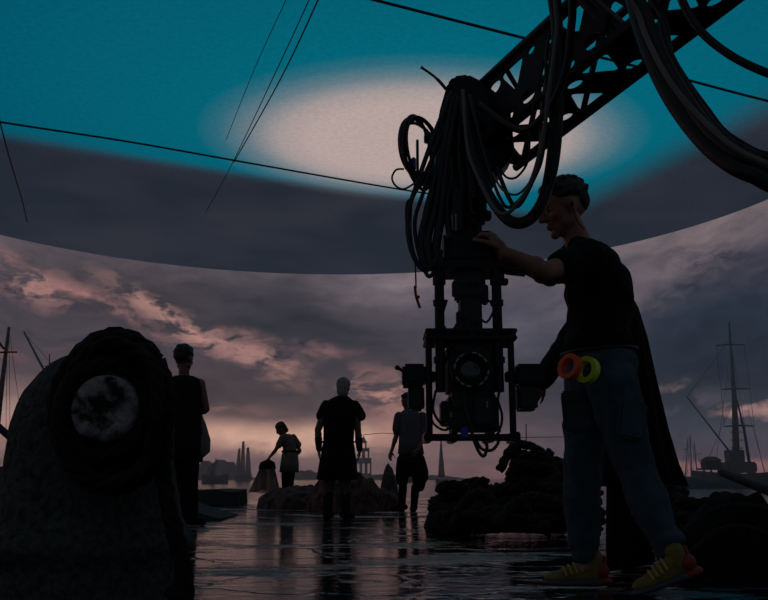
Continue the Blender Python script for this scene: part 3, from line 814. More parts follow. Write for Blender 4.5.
def boot(name, ankle, toe, s, m_, parent, top=None, sole=None, vox=.006):
    bm = bmesh.new(); a = Vector(ankle); t_ = Vector(toe); d = (t_ - a); d.z = 0; d.normalize(); zf = t_.z
    cap(bm, a, a + Vector((0, 0, -.03 * s)), .050 * s, .052 * s)
    if top is not None: cap(bm, Vector(top), a, .062 * s, .050 * s)
    heel = a - d * .045 * s; heel.z = zf + .02 * s
    cap(bm, heel, a + Vector((0, 0, -.02 * s)), .040 * s, .048 * s)
    cap(bm, heel, t_, .038 * s, .036 * s); cap(bm, a + Vector((0, 0, -.02)), t_.lerp(heel, .15), .045 * s, .036 * s)
    o = fused(name, bm, m_, parent, vox, 2)
    zmin = zf - .037 * s
    return o

def joints(d, neck, head, chest, pelvis, sh, el, wr, hip, kn, an, toe):
    f = lambda q: P(q[0], q[1], d + (q[2] if len(q) > 2 else 0))
    return dict(neck=f(neck), head=f(head), chest=f(chest), pelvis=f(pelvis), sh=[f(q) for q in sh], el=[f(q) for q in el], wr=[f(q) for q in wr], hip=[f(q) for q in hip], kn=[f(q) for q in kn], an=[f(q) for q in an], toe=[f(q) for q in toe])

# ---- the crew member pushing the rig
black_tee = cloth('black_tshirt_cotton', (14, 14, 17))
trous = cloth('slate_cargo_trousers', (66, 86, 98), .25, .4, 7)
dO = 4.0
opb = Vector((P(605, 590, dO).x, dO, 0))
man = thing('person', opb, 'person in black t-shirt and slate cargo trousers reaching up to the camera rig', 'person')
sO = 1.06
J = joints(dO, (580, 240), (565, 209), (596, 288), (602, 368),
           [(588, 259, -.18), (578, 255, .18)], [(546, 271, -.38), (550, 278, .02)], [(503, 252, -.46), (514, 262, -.30)],
           [(612, 385, -.10), (590, 385, .10)], [(636, 470, -.12), (582, 470, .10)], [(668, 553, -.20), (584, 556, .13)], [(664, 572, -.22), (572, 576, .13)])
fw = Vector((-1, -.12, -.32))
bm = bmesh.new()
# legs and torso: one body, head and hands included
body(bm, J, sO, Vector((-1, -.1, 0)))
R_, L_ = head_parts(bm, J['head'], fw, Vector((-.15, 0, 1)), 1.22)
hand(bm, J['wr'][0], Vector((-.50, .10, .86)), Vector((-.80, .55, -.2)), 1.1, 1.0, 1)
hand(bm, J['wr'][1], Vector((-.9, -.1, .1)), Vector((0, -1, -.2)), 1.05, 1.0, -1)
bd = fused('body', bm, skin_a, man, .0055, 2)
eyes(bd, L_, 1.22)
hair_cap('hair', L_, R_, 1.20, hair_d, man, 'crop')
bm = bmesh.new(); ellipsoid(bm, L_(-.088, .004, -.006), (.010, .012, .014))
tube(bm, spline([L_(-.088, .004, -.006), L_(-.082, .004, -.04), L_(-.072, -.0, -.08), L_(-.062, -.02, -.115)], 5), .0028, 6); obj('earpiece', bm, blk2, man, True)
# t-shirt
bm = bmesh.new(); R2 = basis(Vector((-1, -.1, 0)), (J['neck'] - J['pelvis']))
up = (J['neck'] - J['pelvis']).normalized(); waist = P(600, 350, dO)
ellipsoid(bm, J['chest'], (.19, .145, .19), R2, 26); ellipsoid(bm, J['chest'] + up * .10, (.18, .125, .12), R2, 26)
ellipsoid(bm, J['chest'].lerp(waist, .5), (.172, .142, .17), R2, 26); ellipsoid(bm, waist + up * .04, (.178, .152, .11), R2, 26); ellipsoid(bm, P(613, 300, dO), (.12, .10, .20), R2, 20)
cap(bm, waist + up * .05, waist - up * .01, .125, .135)
for k, fr in ((0, .62), (1, .62)):
    cap(bm, J['neck'] - up * .05, J['sh'][k], .072, .088); cap(bm, J['sh'][k], J['sh'][k].lerp(J['el'][k], fr), .086, .074)
tee = fused('tshirt', bm, black_tee, man, .009, 4, wrinkle(.012, 11))
# radio microphone clipped at the collar
bm = bmesh.new(); q = P(566, 250, dO - .16); box(bm, q, (.05, .02, .022), None, .005); cyl(bm, q, q + Vector((-.035, 0, -.008)), .009); obj('clip_microphone', bm, blk2, man, angle=35)
# cargo trousers
bm = bmesh.new()
ellipsoid(bm, J['pelvis'] + Vector((0, 0, .02)), (.185, .165, .13), basis(Vector((-1, -.1, 0)), (0, 0, 1)), 26)
cap(bm, P(599, 356, dO), J['pelvis'], .135, .150)
for k in (0, 1):
    h_, kn, an = J['hip'][k], J['kn'][k], J['an'][k]
    cap(bm, h_, h_.lerp(kn, .5), .125, .108); cap(bm, h_.lerp(kn, .5), kn, .108, .088)
    cap(bm, kn, kn.lerp(an, .5), .088, .090); cap(bm, kn.lerp(an, .5), an + Vector((0, 0, .02)), .090, .062)
    ellipsoid(bm, an + Vector((0, 0, .06)), (.076, .076, .05))
tr = fused('cargo_trousers', bm, trous, man, .009, 3, wrinkle(.011, 12, .9))
bm = bmesh.new(); q = P(577, 412, dO + .005); box(bm, q, (.135, .035, .18), Euler((0, radians(-3), radians(-14))).to_matrix(), .012); box(bm, q + Vector((0, -.016, .075)), (.145, .030, .05), Euler((0, radians(-3), radians(-14))).to_matrix(), .008)
obj('cargo_pocket', bm, trous, tr, angle=40)
bm = bmesh.new(); q = P(632, 420, dO - .24); box(bm, q, (.13, .03, .17), Euler((0, radians(12), radians(10))).to_matrix(), .012); obj('cargo_pocket', bm, trous, tr, angle=40)
# waistband / belt
bm = bmesh.new(); pts = []
for i in range(40):
    a = 2 * pi * i / 40; pts.append(P(599, 352, dO) + Vector((cos(a) * .168, sin(a) * .162, .012 * cos(a))))
tube(bm, pts, .017, 8, closed=True, ell=.5); obj('belt', bm, blk2, man, True)
# trail shoes
yel = mat('olive_yellow_suede', (140, 120, 60), .75, 0, .35, 14, .3); ored = mat('orange_red_heel_foam', (150, 44, 26), .6, 0, .2, 10); sgrey = mat('slate_sole_rubber', (70, 84, 96), .7, 0, .2, 14); lace = mat('yellow_lace', (200, 170, 70), .7)
def shoe(heel, toe, up, parent):
    heel = Vector(heel); toe = Vector(toe); d = (toe - heel).normalized(); n = (Vector(up) - d * Vector(up).dot(d)).normalized(); sd = d.cross(n)
    ln = (toe - heel).length; Rm = basis(d, n)
    root = bpy.data.objects.new('shoe', None)
    def X(a, b_, c): return heel + d * a * ln + sd * b_ + n * c
    bm = bmesh.new()
    ellipsoid(bm, X(.80, 0, .038), (.046, .070, .030), Rm, 20); ellipsoid(bm, X(.5, 0, .048), (.040, .10, .040), Rm, 20); cap(bm, X(.28, 0, .085), X(.62, 0, .050), .038, .030); ellipsoid(bm, X(.18, 0, .060), (.037, .045, .045), Rm, 18); cap(bm, X(.2, 0, .07), X(.2, 0, .125), .038, .042)
    up_ = fused('shoe', bm, yel, parent, .005, 3)
    bm = bmesh.new(); ellipsoid(bm, X(.76, 0, .016), (.055, .100, .018), Rm, 20); ellipsoid(bm, X(.22, 0, .018), (.048, .09, .022), Rm, 20); ellipsoid(bm, X(.5, 0, .016), (.045, .13, .018), Rm, 20)
    fused('sole', bm, sgrey, up_, .006, 2)
    bm = bmesh.new(); ellipsoid(bm, X(.10, 0, .065), (.044, .044, .040), Rm, 16); ellipsoid(bm, X(.06, 0, .022), (.052, .045, .022), Rm, 16); cap(bm, X(.04, 0, .07), X(.02, 0, .125), .014, .010); obj('heel_counter', bm, ored, up_, True)
    for j in range(4):
        bm = bmesh.new(); a = .42 + j * .09; tube(bm, spline([X(a, -.044, .066 - j * .006), X(a + .02, -.02, .100 - j * .009), X(a + .03, 0, .110 - j * .009), X(a + .02, .02, .100 - j * .009), X(a, .044, .066 - j * .006)], 5), .0055, 6); obj('lace', bm, lace, up_, True)
    return up_
zf = 0
h1 = P(607, 586, 4.13); h1.z = .012; t1 = P(547, 588, 4.13); t1.z = .012
shoe(h1, t1, (0, 0, 1), man)
h2 = P(698, 576, 3.74); t2 = P(640, 598, 3.80); t2.z = max(t2.z, .014)
shoe(h2, t2, (-.25, 0, 1), man)

# rolls of tape hanging from the belt
def tape_roll(c, n, m_, label):
    n = Vector(n).normalized(); a, b_ = frame_for(n); bm = bmesh.new(); N_ = 36; R0, R1, w_ = .060, .038, .034
    rings = [[bm.verts.new(Vector(c) + (a * cos(2 * pi * k / N_) + b_ * sin(2 * pi * k / N_)) * r_ + n * h_) for k in range(N_)] for r_, h_ in ((R1, -w_ / 2), (R0, -w_ / 2), (R0, w_ / 2), (R1, w_ / 2))]
    for i in range(4):
        A_, B_ = rings[i], rings[(i + 1) % 4]
        for k in range(N_): bm.faces.new((A_[k], A_[(k + 1) % N_], B_[(k + 1) % N_], B_[k]))
    return based('tape_roll', bm, m_, Vector(c), label, 'tape', 'tape rolls on the belt', False, 35)
tape_roll(P(570, 367, dO - .22), (-.80, -.55, .25), mat('fluorescent_orange_tape', (255, 92, 44), .45, 0, .1, 6), 'fluorescent orange tape roll hanging at the belt of the slate trousers')
tape_roll(P(587, 370, dO - .235), (-.75, -.6, .15), mat('fluorescent_yellow_tape', (222, 238, 40), .45, 0, .1, 6), 'yellow-green tape roll hanging at the belt of the slate trousers')

# ---- the figure in a long cloak behind
dC = 4.9
cb = Vector((P(632, 560, dC).x, dC, 0)); cl = thing('person', cb, 'person in long black cloak standing behind the slate trousers', 'person')
J = joints(dC, (600, 285), (592, 264), (610, 315), (622, 372), [(600, 296, -.16), (610, 294, .18)], [(569, 340, -.22), (622, 330, .22)], [(542, 381, -.42), (630, 375, .2)],
           [(618, 385, -.09), (630, 385, .09)], [(622, 462, -.08), (634, 462, .09)], [(618, 545, -.08), (640, 548, .1)], [(606, 560, -.10), (626, 564, .1)])
for k in (0, 1): J['an'][k].z = .09; J['toe'][k].z = .035
bm = bmesh.new(); body(bm, J, .98, Vector((-1, -.1, 0))); R_, L_ = head_parts(bm, J['head'], (-1, -.1, -.2), (0, 0, 1), 1.0)
hand(bm, J['wr'][0], (-.5, -.2, -1), (-.6, .8, 0), .98, .6); hand(bm, J['wr'][1], (-.3, 0, -1), (-.2, -1, 0), .98, .5, -1)
bd = fused('body', bm, skin_b, cl, .009, 2)
hair_cap('hair', L_, R_, 1.0, hair_d, cl, 'short', .009)
blackc = cloth('black_wool_cloak', (10, 10, 12), .3)
bm = bmesh.new(); q = lambda x, y, dd=0: P(x, y, dC + .05 + dd)
def wd(x0, x1): return (x1 - x0) / 2 * px(dC)
rg = []
for (x0, x1, y, ry, fa) in ((594, 610, 278, .08, 0), (590, 626, 292, .2, .01), (592, 636, 312, .23, .02), (594, 644, 340, .25, .04), (596, 652, 380, .27, .06), (594, 663, 430, .30, .08), (592, 672, 462, .32, .09), (592, 681, 484, .33, .10)):
    rg.append((q((x0 + x1) / 2, y), wd(x0, x1), ry, fa))
skirt(bm, rg, 72, 8); ck = obj('cloak', bm, blackc, cl, True)
bm = bmesh.new(); cap(bm, J['sh'][0], J['el'][0], .085, .07); cap(bm, J['el'][0], J['wr'][0], .072, .052); fused('sleeve', bm, blackc, cl, .010, 3, wrinkle(.01, 12))
bm = bmesh.new(); 
for k in (0, 1): cap(bm, J['hip'][k], J['kn'][k], .10, .085); cap(bm, J['kn'][k], J['an'][k], .085, .07)
fused('trousers', bm, cloth('black_trousers', (13, 13, 15)), cl, .011, 3)
for k in (0, 1): boot('boot', J['an'][k], J['toe'][k], .98, cloth('dark_boot_leather', (20, 17, 15)), cl)

# ---- three men and the net hauler on the quay
def actor(base_px, d, label, J, s, fwd, headf, skin_, hs=1.0, hands=(), vox=.011, thick=1.0):
    b_ = Vector((P(base_px[0], base_px[1], d).x, d, 0)); root = thing('person', b_, label, 'person')
    for k in (0, 1):
        J['toe'][k].z = J.get('fz', 0) + .035 * s; J['an'][k].z = J.get('fz', 0) + .085 * s
    bm = bmesh.new(); body(bm, J, s, fwd, thick)
    R_, L_ = head_parts(bm, J['head'], headf, (0, 0, 1), hs)
    for k, (hd, nn, cu) in enumerate(hands): hand(bm, J['wr'][k], hd, nn, s, cu, 1 if k == 0 else -1, 8)
    bd = fused('body', bm, skin_, root, vox, 1)
    return root, R_, L_
def limbs(name, pts_r, m_, root, vox=.012, sm=2, wr_=.006):
    bm = bmesh.new()
    for (a, b_, r0, r1) in pts_r: cap(bm, a, b_, r0, r1)
    return fused(name, bm, m_, root, vox, sm, wrinkle(wr_, 10) if wr_ else None)

# left man, sleeveless dark tunic, hands together in front
d = G(186, 526).y
J = joints(d, (184, 378), (184, 359), (185, 400), (184, 440), [(170, 384), (200, 384)], [(163, 410, .05), (206, 409, .02)], [(176, 417, .26), (199, 414, .24)],
           [(179, 444), (190, 444)], [(180, 484), (190, 484)], [(183, 519), (192, 519)], [(186, 524, .06), (203, 522, .04)])
root, R_, L_ = actor((186, 526), d, 'person in sleeveless dark tunic seen from behind beside the bollard', J, 1.0, Vector((.15, 1, 0)), Vector((.35, .9, -.15)), skin_b, 1.18, [((.8, .3, -.2), (0, -1, 0), .5), ((-.8, .2, -.1), (0, -1, 0), .5)], .010)
hair_cap('hair', L_, R_, 1.2, hair_d, root, 'crop', .009)
dk = cloth('dark_homespun_tunic', (24, 22, 26)); s_ = px(d)
bm = bmesh.new(); c = lambda x, y, dd=0: P(x, y, d + dd)
skirt(bm, [(c(184, 376), .10, .08, 0), (c(184.5, 380), .185, .12, .01), (c(185, 390), .195, .155, .01), (c(185, 405), .18, .16, .02), (c(185, 418), .165, .15, .02), (c(184, 428), .18, .16, .03), (c(183, 445), .20, .18, .05), (c(182, 462), .205, .19, .07)], 56, 7)
obj('tunic', bm, dk, root, True)
limbs('trousers', [(J['hip'][k], J['kn'][k], .105, .085) for k in (0, 1)] + [(J['kn'][k], J['an'][k], .085, .062) for k in (0, 1)], cloth('black_breeches', (17, 16, 18)), root)
for k in (0, 1): boot('boot', J['an'][k], J['toe'][k], 1.0, cloth('dark_boot_leather', (20, 17, 15)), root, None, None, .010)
bm = bmesh.new(); skirt(bm, [(c(198, 412, .1), .03, .05, 0), (c(200, 424, .1), .06, .08, .04), (c(202, 440, .08), .085, .10, .06), (c(202, 452, .06), .08, .095, .08), (c(199, 459, .05), .03, .06, .08)], 40, 6)
based('cloth_bag', bm, cloth('pale_linen', (120, 104, 100), .2), c(201, 458, .06), 'pale linen bag held at the hip of the person in sleeveless tunic', 'bag')

# middle man with grey hair
d = G(340, 519).y; c = lambda x, y, dd=0: P(x, y, d + dd)
J = joints(d, (342, 400), (343.5, 388), (340, 422), (339, 455), [(327, 405), (355, 405)], [(318, 430, -.02), (358, 431, 0)], [(319, 449, .03), (359.5, 449, .03)],
           [(334, 458), (345, 458)], [(328, 486), (345, 486)], [(328, 513), (346, 512)], [(326, 519, -.02), (352, 518, .05)])
root, R_, L_ = actor((340, 519), d, 'person with grey hair in knee-length black tunic, back to the camera', J, .95, Vector((.05, 1, 0)), Vector((.15, 1, -.1)), skin_b, .95, [((0, .1, -1), (1, 0, 0), .35), ((0, .1, -1), (-1, 0, 0), .35)], .010, 1.08)
hair_cap('hair', L_, R_, 1.06, hair_g, root, 'long', .009)
bk = cloth('black_tunic', (17, 17, 22))
bm = bmesh.new()
skirt(bm, [(c(342, 396), .07, .07, 0), (c(341, 399), .13, .10, 0), (c(340.5, 404), .215, .14, .01), (c(340, 412), .205, .165, .01), (c(339, 428), .185, .165, .015), (c(338.5, 442), .18, .165, .02), (c(338.5, 446), .19, .17, .02), (c(338, 462), .215, .19, .05), (c(337.5, 479), .235, .21, .08)], 60, 8)
obj('tunic', bm, bk, root, True)
for k, (sx_, ex) in enumerate(((325, 320), (356, 362))):
    limbs('sleeve', [(c(331 if k == 0 else 350, 404), c(sx_ + (1.5 if k == 0 else -1.5), 405), .05, .055), (c(sx_ + (1.5 if k == 0 else -1.5), 405), c(ex + (1 if k == 0 else -1), 416), .062, .066)], bk, root, .012, 2, .005)
bm = bmesh.new(); tube(bm, [c(338.5, 442) + Vector((cos(2 * pi * i / 36) * .19, sin(2 * pi * i / 36) * .175, 0)) for i in range(36)], .022, 8, closed=True, ell=.5); obj('belt', bm, cloth('dark_boot_leather', (20, 17, 15)), root, True)
bm = bmesh.new(); tube(bm, spline([c(327, 402, -.13), c(336, 420, -.18), c(348, 440, -.18)], 6), .016, 8, ell=.4); obj('shoulder_strap', bm, cloth('dark_boot_leather', (20, 17, 15)), root, True)
for k in (0, 1): limbs('wrist_wrap', [(J['el'][k].lerp(J['wr'][k], .45), J['wr'][k], .047, .038)], cloth('dark_boot_leather', (20, 17, 15)), root, .010, 1, 0)
limbs('stockings', [(J['hip'][k], J['kn'][k], .095, .07) for k in (0, 1)] + [(J['kn'][k], J['kn'][k].lerp(J['an'][k], .3), .07, .066) for k in (0, 1)], cloth('pale_linen_stockings', (96, 84, 82), .2), root)
for k in (0, 1): boot('boot', J['an'][k], J['toe'][k], 1.05, cloth('dark_boot_leather', (20, 17, 15)), root, J['kn'][k].lerp(J['an'][k], .25), None, .010)

# right man, partly behind the rig
d = G(404, 511).y; c = lambda x, y, dd=0: P(x, y, d + dd)
J = joints(d, (408, 412), (407, 401), (411, 430), (411, 456), [(399, 417), (422, 417)], [(396, 437, .02), (424, 438, -.05)], [(391.5, 451, .0), (417, 450, -.16)],
           [(405, 460), (417, 460)], [(403, 482), (416, 483)], [(402, 504), (414, 505)], [(393, 509, -.02), (412, 511, -.08)])
root, R_, L_ = actor((404, 511), d, 'person in grey shirt and baggy dark breeches standing behind the camera rig', J, .95, Vector((-.5, -.85, 0)), Vector((-.7, -.6, -.3)), skin_b, .95, [((-.3, 0, -1), (.5, .5, 0), .4), ((-.5, -.1, -1), (-.5, 1, 0), .4)], .011)
hair_cap('hair', L_, R_, .95, hair_d, root, 'short', .010)
gs = cloth('grey_linen_shirt', (92, 92, 96), .25)
bm = bmesh.new(); skirt(bm, [(c(409, 410), .08, .08, 0), (c(410, 413), .15, .12, .01), (c(410.5, 418), .17, .14, .01), (c(411, 430), .175, .155, .02), (c(410.5, 443), .17, .15, .03), (c(411, 454), .19, .17, .05)], 52, 7); obj('shirt', bm, gs, root, True)
for k, (sx_, ex, ey) in enumerate(((399, 397, 430), (422, 425, 430))): limbs('sleeve', [(c(sx_, 417), c(ex, ey), .078, .072)], gs, root, .012, 2, .005)
db = cloth('dark_baggy_breeches', (26, 26, 32))
limbs('breeches', [(c(411, 452), c(411, 460), .15, .16)] + [(c(406, 460), c(402, 476), .13, .10), (c(416, 460), c(420, 476), .14, .125)] + [(c(402, 476), c(403, 486), .10, .06), (c(420, 476), c(419, 487), .125, .075), (c(411, 458), c(411, 468), .15, .12)], db, root, .013, 2, .014)
for k in (0, 1): boot('boot', J['an'][k], J['toe'][k], 1.05, cloth('dark_boot_leather', (20, 17, 15)), root, J['kn'][k].lerp(J['an'][k], .2), None, .011)

# the stooping net hauler
d = 16.0; zg = .13; c = lambda x, y, dd=0: P(x, y, d + dd)
J = joints(d, (286, 436), (281, 429), (289, 446), (290, 460), [(283, 438, -.12), (293, 438, .12)], [(275, 451, -.12), (300, 451, .12)], [(269, 458, -.1), (293, 458, .15)],
           [(286, 463), (292, 463)], [(285, 475), (291, 475)], [(285, 487), (290, 487)], [(281, 489), (287, 489)])
J['fz'] = zg
root, R_, L_ = actor((286, 490), d, 'person in belted pale tunic stooping to lift a fishing net', J, .86, Vector((-1, -.1, -.1)), Vector((-.8, -.1, -.65)), skin_b, .98, [((-.4, 0, -1), (0, 1, 0), 1.0), ((-1, 0, 0), (0, -1, 0), .6)], .013)
root.location.z = zg
for ch in root.children: ch.data.transform(Matrix.Translation((0, 0, -zg)))
hair_cap('head_scarf', L_, R_, 1.03, cloth('faded_scarf', (82, 70, 68), .2), root, 'hood', .012)
tn = cloth('pale_brown_tunic', (120, 104, 96), .25)
bm = bmesh.new(); skirt(bm, [(c(286.5, 434), .07, .09, 0), (c(287.5, 438), .12, .17, .01), (c(289, 445), .13, .17, .02), (c(290, 451), .125, .145, .02), (c(290, 453), .145, .165, .04), (c(289.5, 463), .165, .18, .06), (c(289, 472), .175, .19, .08)], 48, 7); obj('tunic', bm, tn, root, True)
for k, (sx_, ex, ey, dd) in enumerate(((284, 279, 445, -.14), (293, 298, 445, .12))): limbs('sleeve', [(J['sh'][k], c(ex, ey, dd), .075, .065)], tn, root, .013, 2, .004)
limbs('breeches', [(J['hip'][k], J['kn'][k], .085, .07) for k in (0, 1)] + [(J['kn'][k], J['an'][k], .07, .05) for k in (0, 1)], db, root)
bm = bmesh.new(); tube(bm, [c(290, 451.5) + Vector((cos(2 * pi * i / 30) * .14, sin(2 * pi * i / 30) * .16, 0)) for i in range(30)], .02, 8, closed=True); obj('belt', bm, db, root, True)
# the net in the hands
netm = mat('fishing_net_twine', (96, 80, 74), .8, 0, .3, 8)
nb = P(265, 492, 15.9); nb.z = .0
bm = bmesh.new(); N_, M_ = 60, 26; gr = []
for j in range(M_ + 1):
    t_ = j / M_; yy = 463 + 29 * t_ + 2.5 * (1 - t_); xc = 267.5 - 3.0 * t_; rx = (6.0 + 9 * t_ ** .9); row = []
    for k in range(N_):
        a = 2 * pi * k / N_; w_ = 1 + .10 * sin(5 * a) * t_ + .05 * sin(11 * a + 2)
        row.append(bm.verts.new(P(xc + cos(a) * rx * w_, yy + 1.5 * sin(3 * a) * t_ + sin(2 * a) * .8, 15.9 + sin(a) * rx * w_ * .018 * .8)))
    gr.append(row)
for j in range(M_):
    for k in range(N_): bm.faces.new((gr[j][k], gr[j][(k + 1) % N_], gr[j + 1][(k + 1) % N_], gr[j + 1][k]))
bmesh.ops.wireframe(bm, faces=list(bm.faces), thickness=.017, use_replace=True, use_even_offset=False)
zmn = min(v.co.z for v in bm.verts)
for v in bm.verts: v.co.z = max(v.co.z, .02 + SEA_Z * 0)
nt = based('fishing_net', bm, netm, nb, 'open fishing net hanging from the hands of the stooping person', 'net', smooth=False)
bm = bmesh.new(); rg = []
skirt(bm, [(P(268, 460.5, 15.9), .05, .05, .1), (P(267.5, 463, 15.9), .13, .09, .15), (P(267.2, 469, 15.9), .155, .12, .12)], 40, 9); obj('gathered_edge', bm, cloth('gathered_net', (44, 36, 34)), nt, True)
# ------------------------------------------------------------------ bollard and its rope
stone = mat('lichened_stone', (88, 92, 90), .9, 0, .55, 55, 1.0, 60, col2=(34, 36, 36), edge=.22, detail=8, spec=.2)
stone_cut = mat('pale_broken_stone', (150, 144, 142), .85, 0, .6, 16, 1.0, 50, col2=(34, 32, 33), detail=10, edge=.06, spec=.2)
dB = 2.2
def rope_mat(n, c, c2): return mat(n, c, .85, 0, col2=c2, scale=14, bump=.6, bscale=70, spec=.15)
tar = rope_mat('tarred_rope_fibre', (52, 43, 40), (24, 20, 19))
hemp = rope_mat('hemp_rope_fibre', (92, 82, 70), (52, 45, 40))
hempd = rope_mat('dark_hemp_rope_fibre', (58, 52, 46), (30, 27, 25))
def rope(bm, pts, r, lay=None, seg=6, strands=3, closed=False):
    """laid rope: strands twisted around the path"""
    pts = [Vector(p_) for p_ in pts]; lay = lay or r * 7
    acc = [0]
    for a, b_ in zip(pts, pts[1:]): acc.append(acc[-1] + (b_ - a).length)
    n = max(8, int(acc[-1] / (lay / 7))); res = []; j = 0
    for i in range(n + 1):
        s_ = acc[-1] * i / n
        while j < len(acc) - 2 and acc[j + 1] < s_: j += 1
        seg_ = acc[j + 1] - acc[j]
        res.append(pts[j].lerp(pts[j + 1], (s_ - acc[j]) / seg_ if seg_ > 1e-9 else 0))
    T = [(res[min(i + 1, n)] - res[max(i - 1, 0)]).normalized() for i in range(n + 1)]
    a, b_ = frame_for(T[0]); fr = []
    for i in range(n + 1):
        if i:
            q = T[i - 1].rotation_difference(T[i]); a = q @ a; b_ = q @ b_
        fr.append((a.copy(), b_.copy()))
    for st in range(strands):
        path = []
        for i in range(n + 1):
            an = 2 * pi * (i / n * acc[-1] / lay + st / strands)
            path.append(res[i] + (fr[i][0] * cos(an) + fr[i][1] * sin(an)) * r * .5)
        tube(bm, path, r * .56, seg)
bc = P(90, 480, dB); bc.z = 0
bol = thing('bollard', bc, 'worn dark stone bollard with a round pale stub, nearest the camera on the left', 'bollard')
bm = bmesh.new()
prof = [(.30, 0), (.295, .10), (.272, .2), (.262, .35)]
# outline half-widths from the photograph's shape, widest at the foot
cen_ = [(0, 88)]
for (y_, x0, x1) in ((600, 2, 178), (560, 3, 176), (520, 5, 174), (480, 9, 171), (440, 15, 169), (410, 22, 167), (390, 30, 164), (372, 45, 158), (362, 58, 150), (354, 76, 140), (349, 96, 126)):
    prof.append(((x1 - x0) / 2 * px(dB), P(96, y_, dB).z)); cen_.append((P(96, y_, dB).z, P((x0 + x1) / 2, y_, dB).x))
cen_[0] = (0, cen_[1][1])
prof = sorted(prof, key=lambda q: q[1])
NS = 96
cx0 = bc.x
def ctr(z): 
    for (z0, a0), (z1, a1) in zip(cen_, cen_[1:]):
        if z <= z1 + 1e-9: return a0 + (a1 - a0) * (z - z0) / (z1 - z0)
    return cen_[-1][1]
# resample smoothly
zs = [prof[0][1] + (prof[-1][1] - prof[0][1]) * i / 60 for i in range(61)]
def rad(z):
    for (r0, z0), (r1, z1) in zip(prof, prof[1:]):
        if z <= z1 + 1e-9:
            k = (z - z0) / (z1 - z0); return r0 + (r1 - r0) * k
    return prof[-1][0]
rings = []
for z in zs:
    r_ = (rad(z) + rad(max(0, z - .012)) + rad(min(zs[-1], z + .012))) / 3; rg = []
    for k in range(NS):
        a = 2 * pi * k / NS; q = Vector((cos(a) * r_, sin(a) * r_ * .92, 0)); nz = noise.noise(Vector((q.x * 7, q.y * 7, z * 6))) * .010 + noise.noise(Vector((q.x * 28, q.y * 28, z * 26))) * .004
        rg.append(bm.verts.new((ctr(z) + q.x * (1 + nz / max(r_, .05)), bc.y + q.y * (1 + nz / max(r_, .05)), z)))
    rings.append(rg)
for A_, B_ in zip(rings, rings[1:]):
    for k in range(NS): bm.faces.new((A_[k], A_[(k + 1) % NS], B_[(k + 1) % NS], B_[k]))
tp = bm.verts.new((ctr(zs[-1]), bc.y, zs[-1] + .012))
for k in range(NS): bm.faces.new((rings[-1][k], rings[-1][(k + 1) % NS], tp))
bm.faces.new(rings[0][::-1])
obj('stone_body', bm, stone, bol, True)
sc = P(103, 408, 1.86)
def ringz(c, r_, dd, N_=72, amp=.05, sd=0):
    return [Vector(c) + Vector((cos(2 * pi * k / N_) * r_ * (1 + amp * noise.noise(Vector((cos(2 * pi * k / N_) * 2 + sd, sin(2 * pi * k / N_) * 2, 5)))), dd, sin(2 * pi * k / N_) * r_ * (1 + amp * noise.noise(Vector((cos(2 * pi * k / N_) * 2 + sd, sin(2 * pi * k / N_) * 2, 5)))))) for k in range(N_)]
bm = bmesh.new(); rs = []
for (r_, dd) in ((.074, .28), (.074, .03), (.0725, .008), (.068, .0), (.05, -.002), (.03, .001), (.014, .001)):
    rg = []
    for v in ringz(sc, r_, dd):
        v.y += noise.noise(Vector((v.x * 30, v.z * 30, 2))) * .007 + noise.noise(Vector((v.x * 80, v.z * 80, 2))) * .003 if r_ < .069 else 0
        rg.append(bm.verts.new(v))
    rs.append(rg)
for A_, B_ in zip(rs, rs[1:]):
    for k in range(72): bm.faces.new((A_[k], B_[k], B_[(k + 1) % 72], A_[(k + 1) % 72]))
bm.faces.new(rs[-1]); bm.faces.new(rs[0][::-1]); bmesh.ops.recalc_face_normals(bm, faces=bm.faces)
obj('stub', bm, stone_cut, bol, True)
rb = P(112, 410, 1.95); rb.z = 0
rp = thing('mooring_rope', Vector((rb.x, rb.y, 0)), 'thick tarred rope wound round the stub of the stone bollard', 'rope')
random.seed(11)
turns = [(105, 409, .097, 1.90), (107, 410, .100, 1.935), (108, 412, .103, 1.965), (109, 410, .126, 1.925), (110, 411, .130, 1.96), (111, 408, .148, 1.955), (112, 411, .154, 1.985), (113, 409, .158, 2.0), (112, 414, .137, 1.90)]
for k, (x_, y_, R_, d_) in enumerate(turns):
    c_ = P(x_, y_, d_); pts = []
    for i in range(49):
        a = 2 * pi * i / 48 + k
        w_ = 1 + .05 * noise.noise(Vector((cos(a) * 1.5 + k * 3, sin(a) * 1.5, 0)))
        pts.append(c_ + Vector((cos(a) * R_ * w_ * (.97 - (R_ - .097) * 2.6), .012 * sin(2 * a + k), sin(a) * R_ * w_ * (1.05 + (R_ - .097) * 1.0))))
    bm = bmesh.new(); rope(bm, pts, .019, seg=7); obj('rope_turn', bm, tar, rp, True)
def rpart(pts, r=.019, name='rope_end'):
    bm = bmesh.new(); rope(bm, spline([P(*q) for q in pts], 8), r, seg=7); obj(name, bm, tar, rp, True)
rpart([(95, 356, 1.93), (108, 340, 1.95), (116, 338, 1.98), (124, 343, 1.95), (128, 358, 1.93)], .016)
rpart([(138, 347, 1.95), (152, 368, 1.90), (160, 410, 1.90), (162, 450, 1.92), (168, 500, 1.93), (180, 545, 1.93), (182, 580, 1.93), (174, 596, 1.93), (168, 590, 1.93)], .017)
rpart([(142, 354, 1.97), (152, 380, 1.96), (156, 430, 1.97), (163, 480, 1.97), (172, 530, 1.97), (186, 575, 1.98), (186, 600, 1.98), (178, 640, 1.98)], .017)
rpart([(60, 440, 1.98), (75, 470, 1.95), (110, 488, 1.94), (140, 480, 1.94), (158, 455, 1.95), (164, 420, 1.98)], .018)
rpart([(130, 350, 1.90), (150, 362, 1.87), (157, 385, 1.86), (155, 420, 1.87), (148, 455, 1.90)], .016)
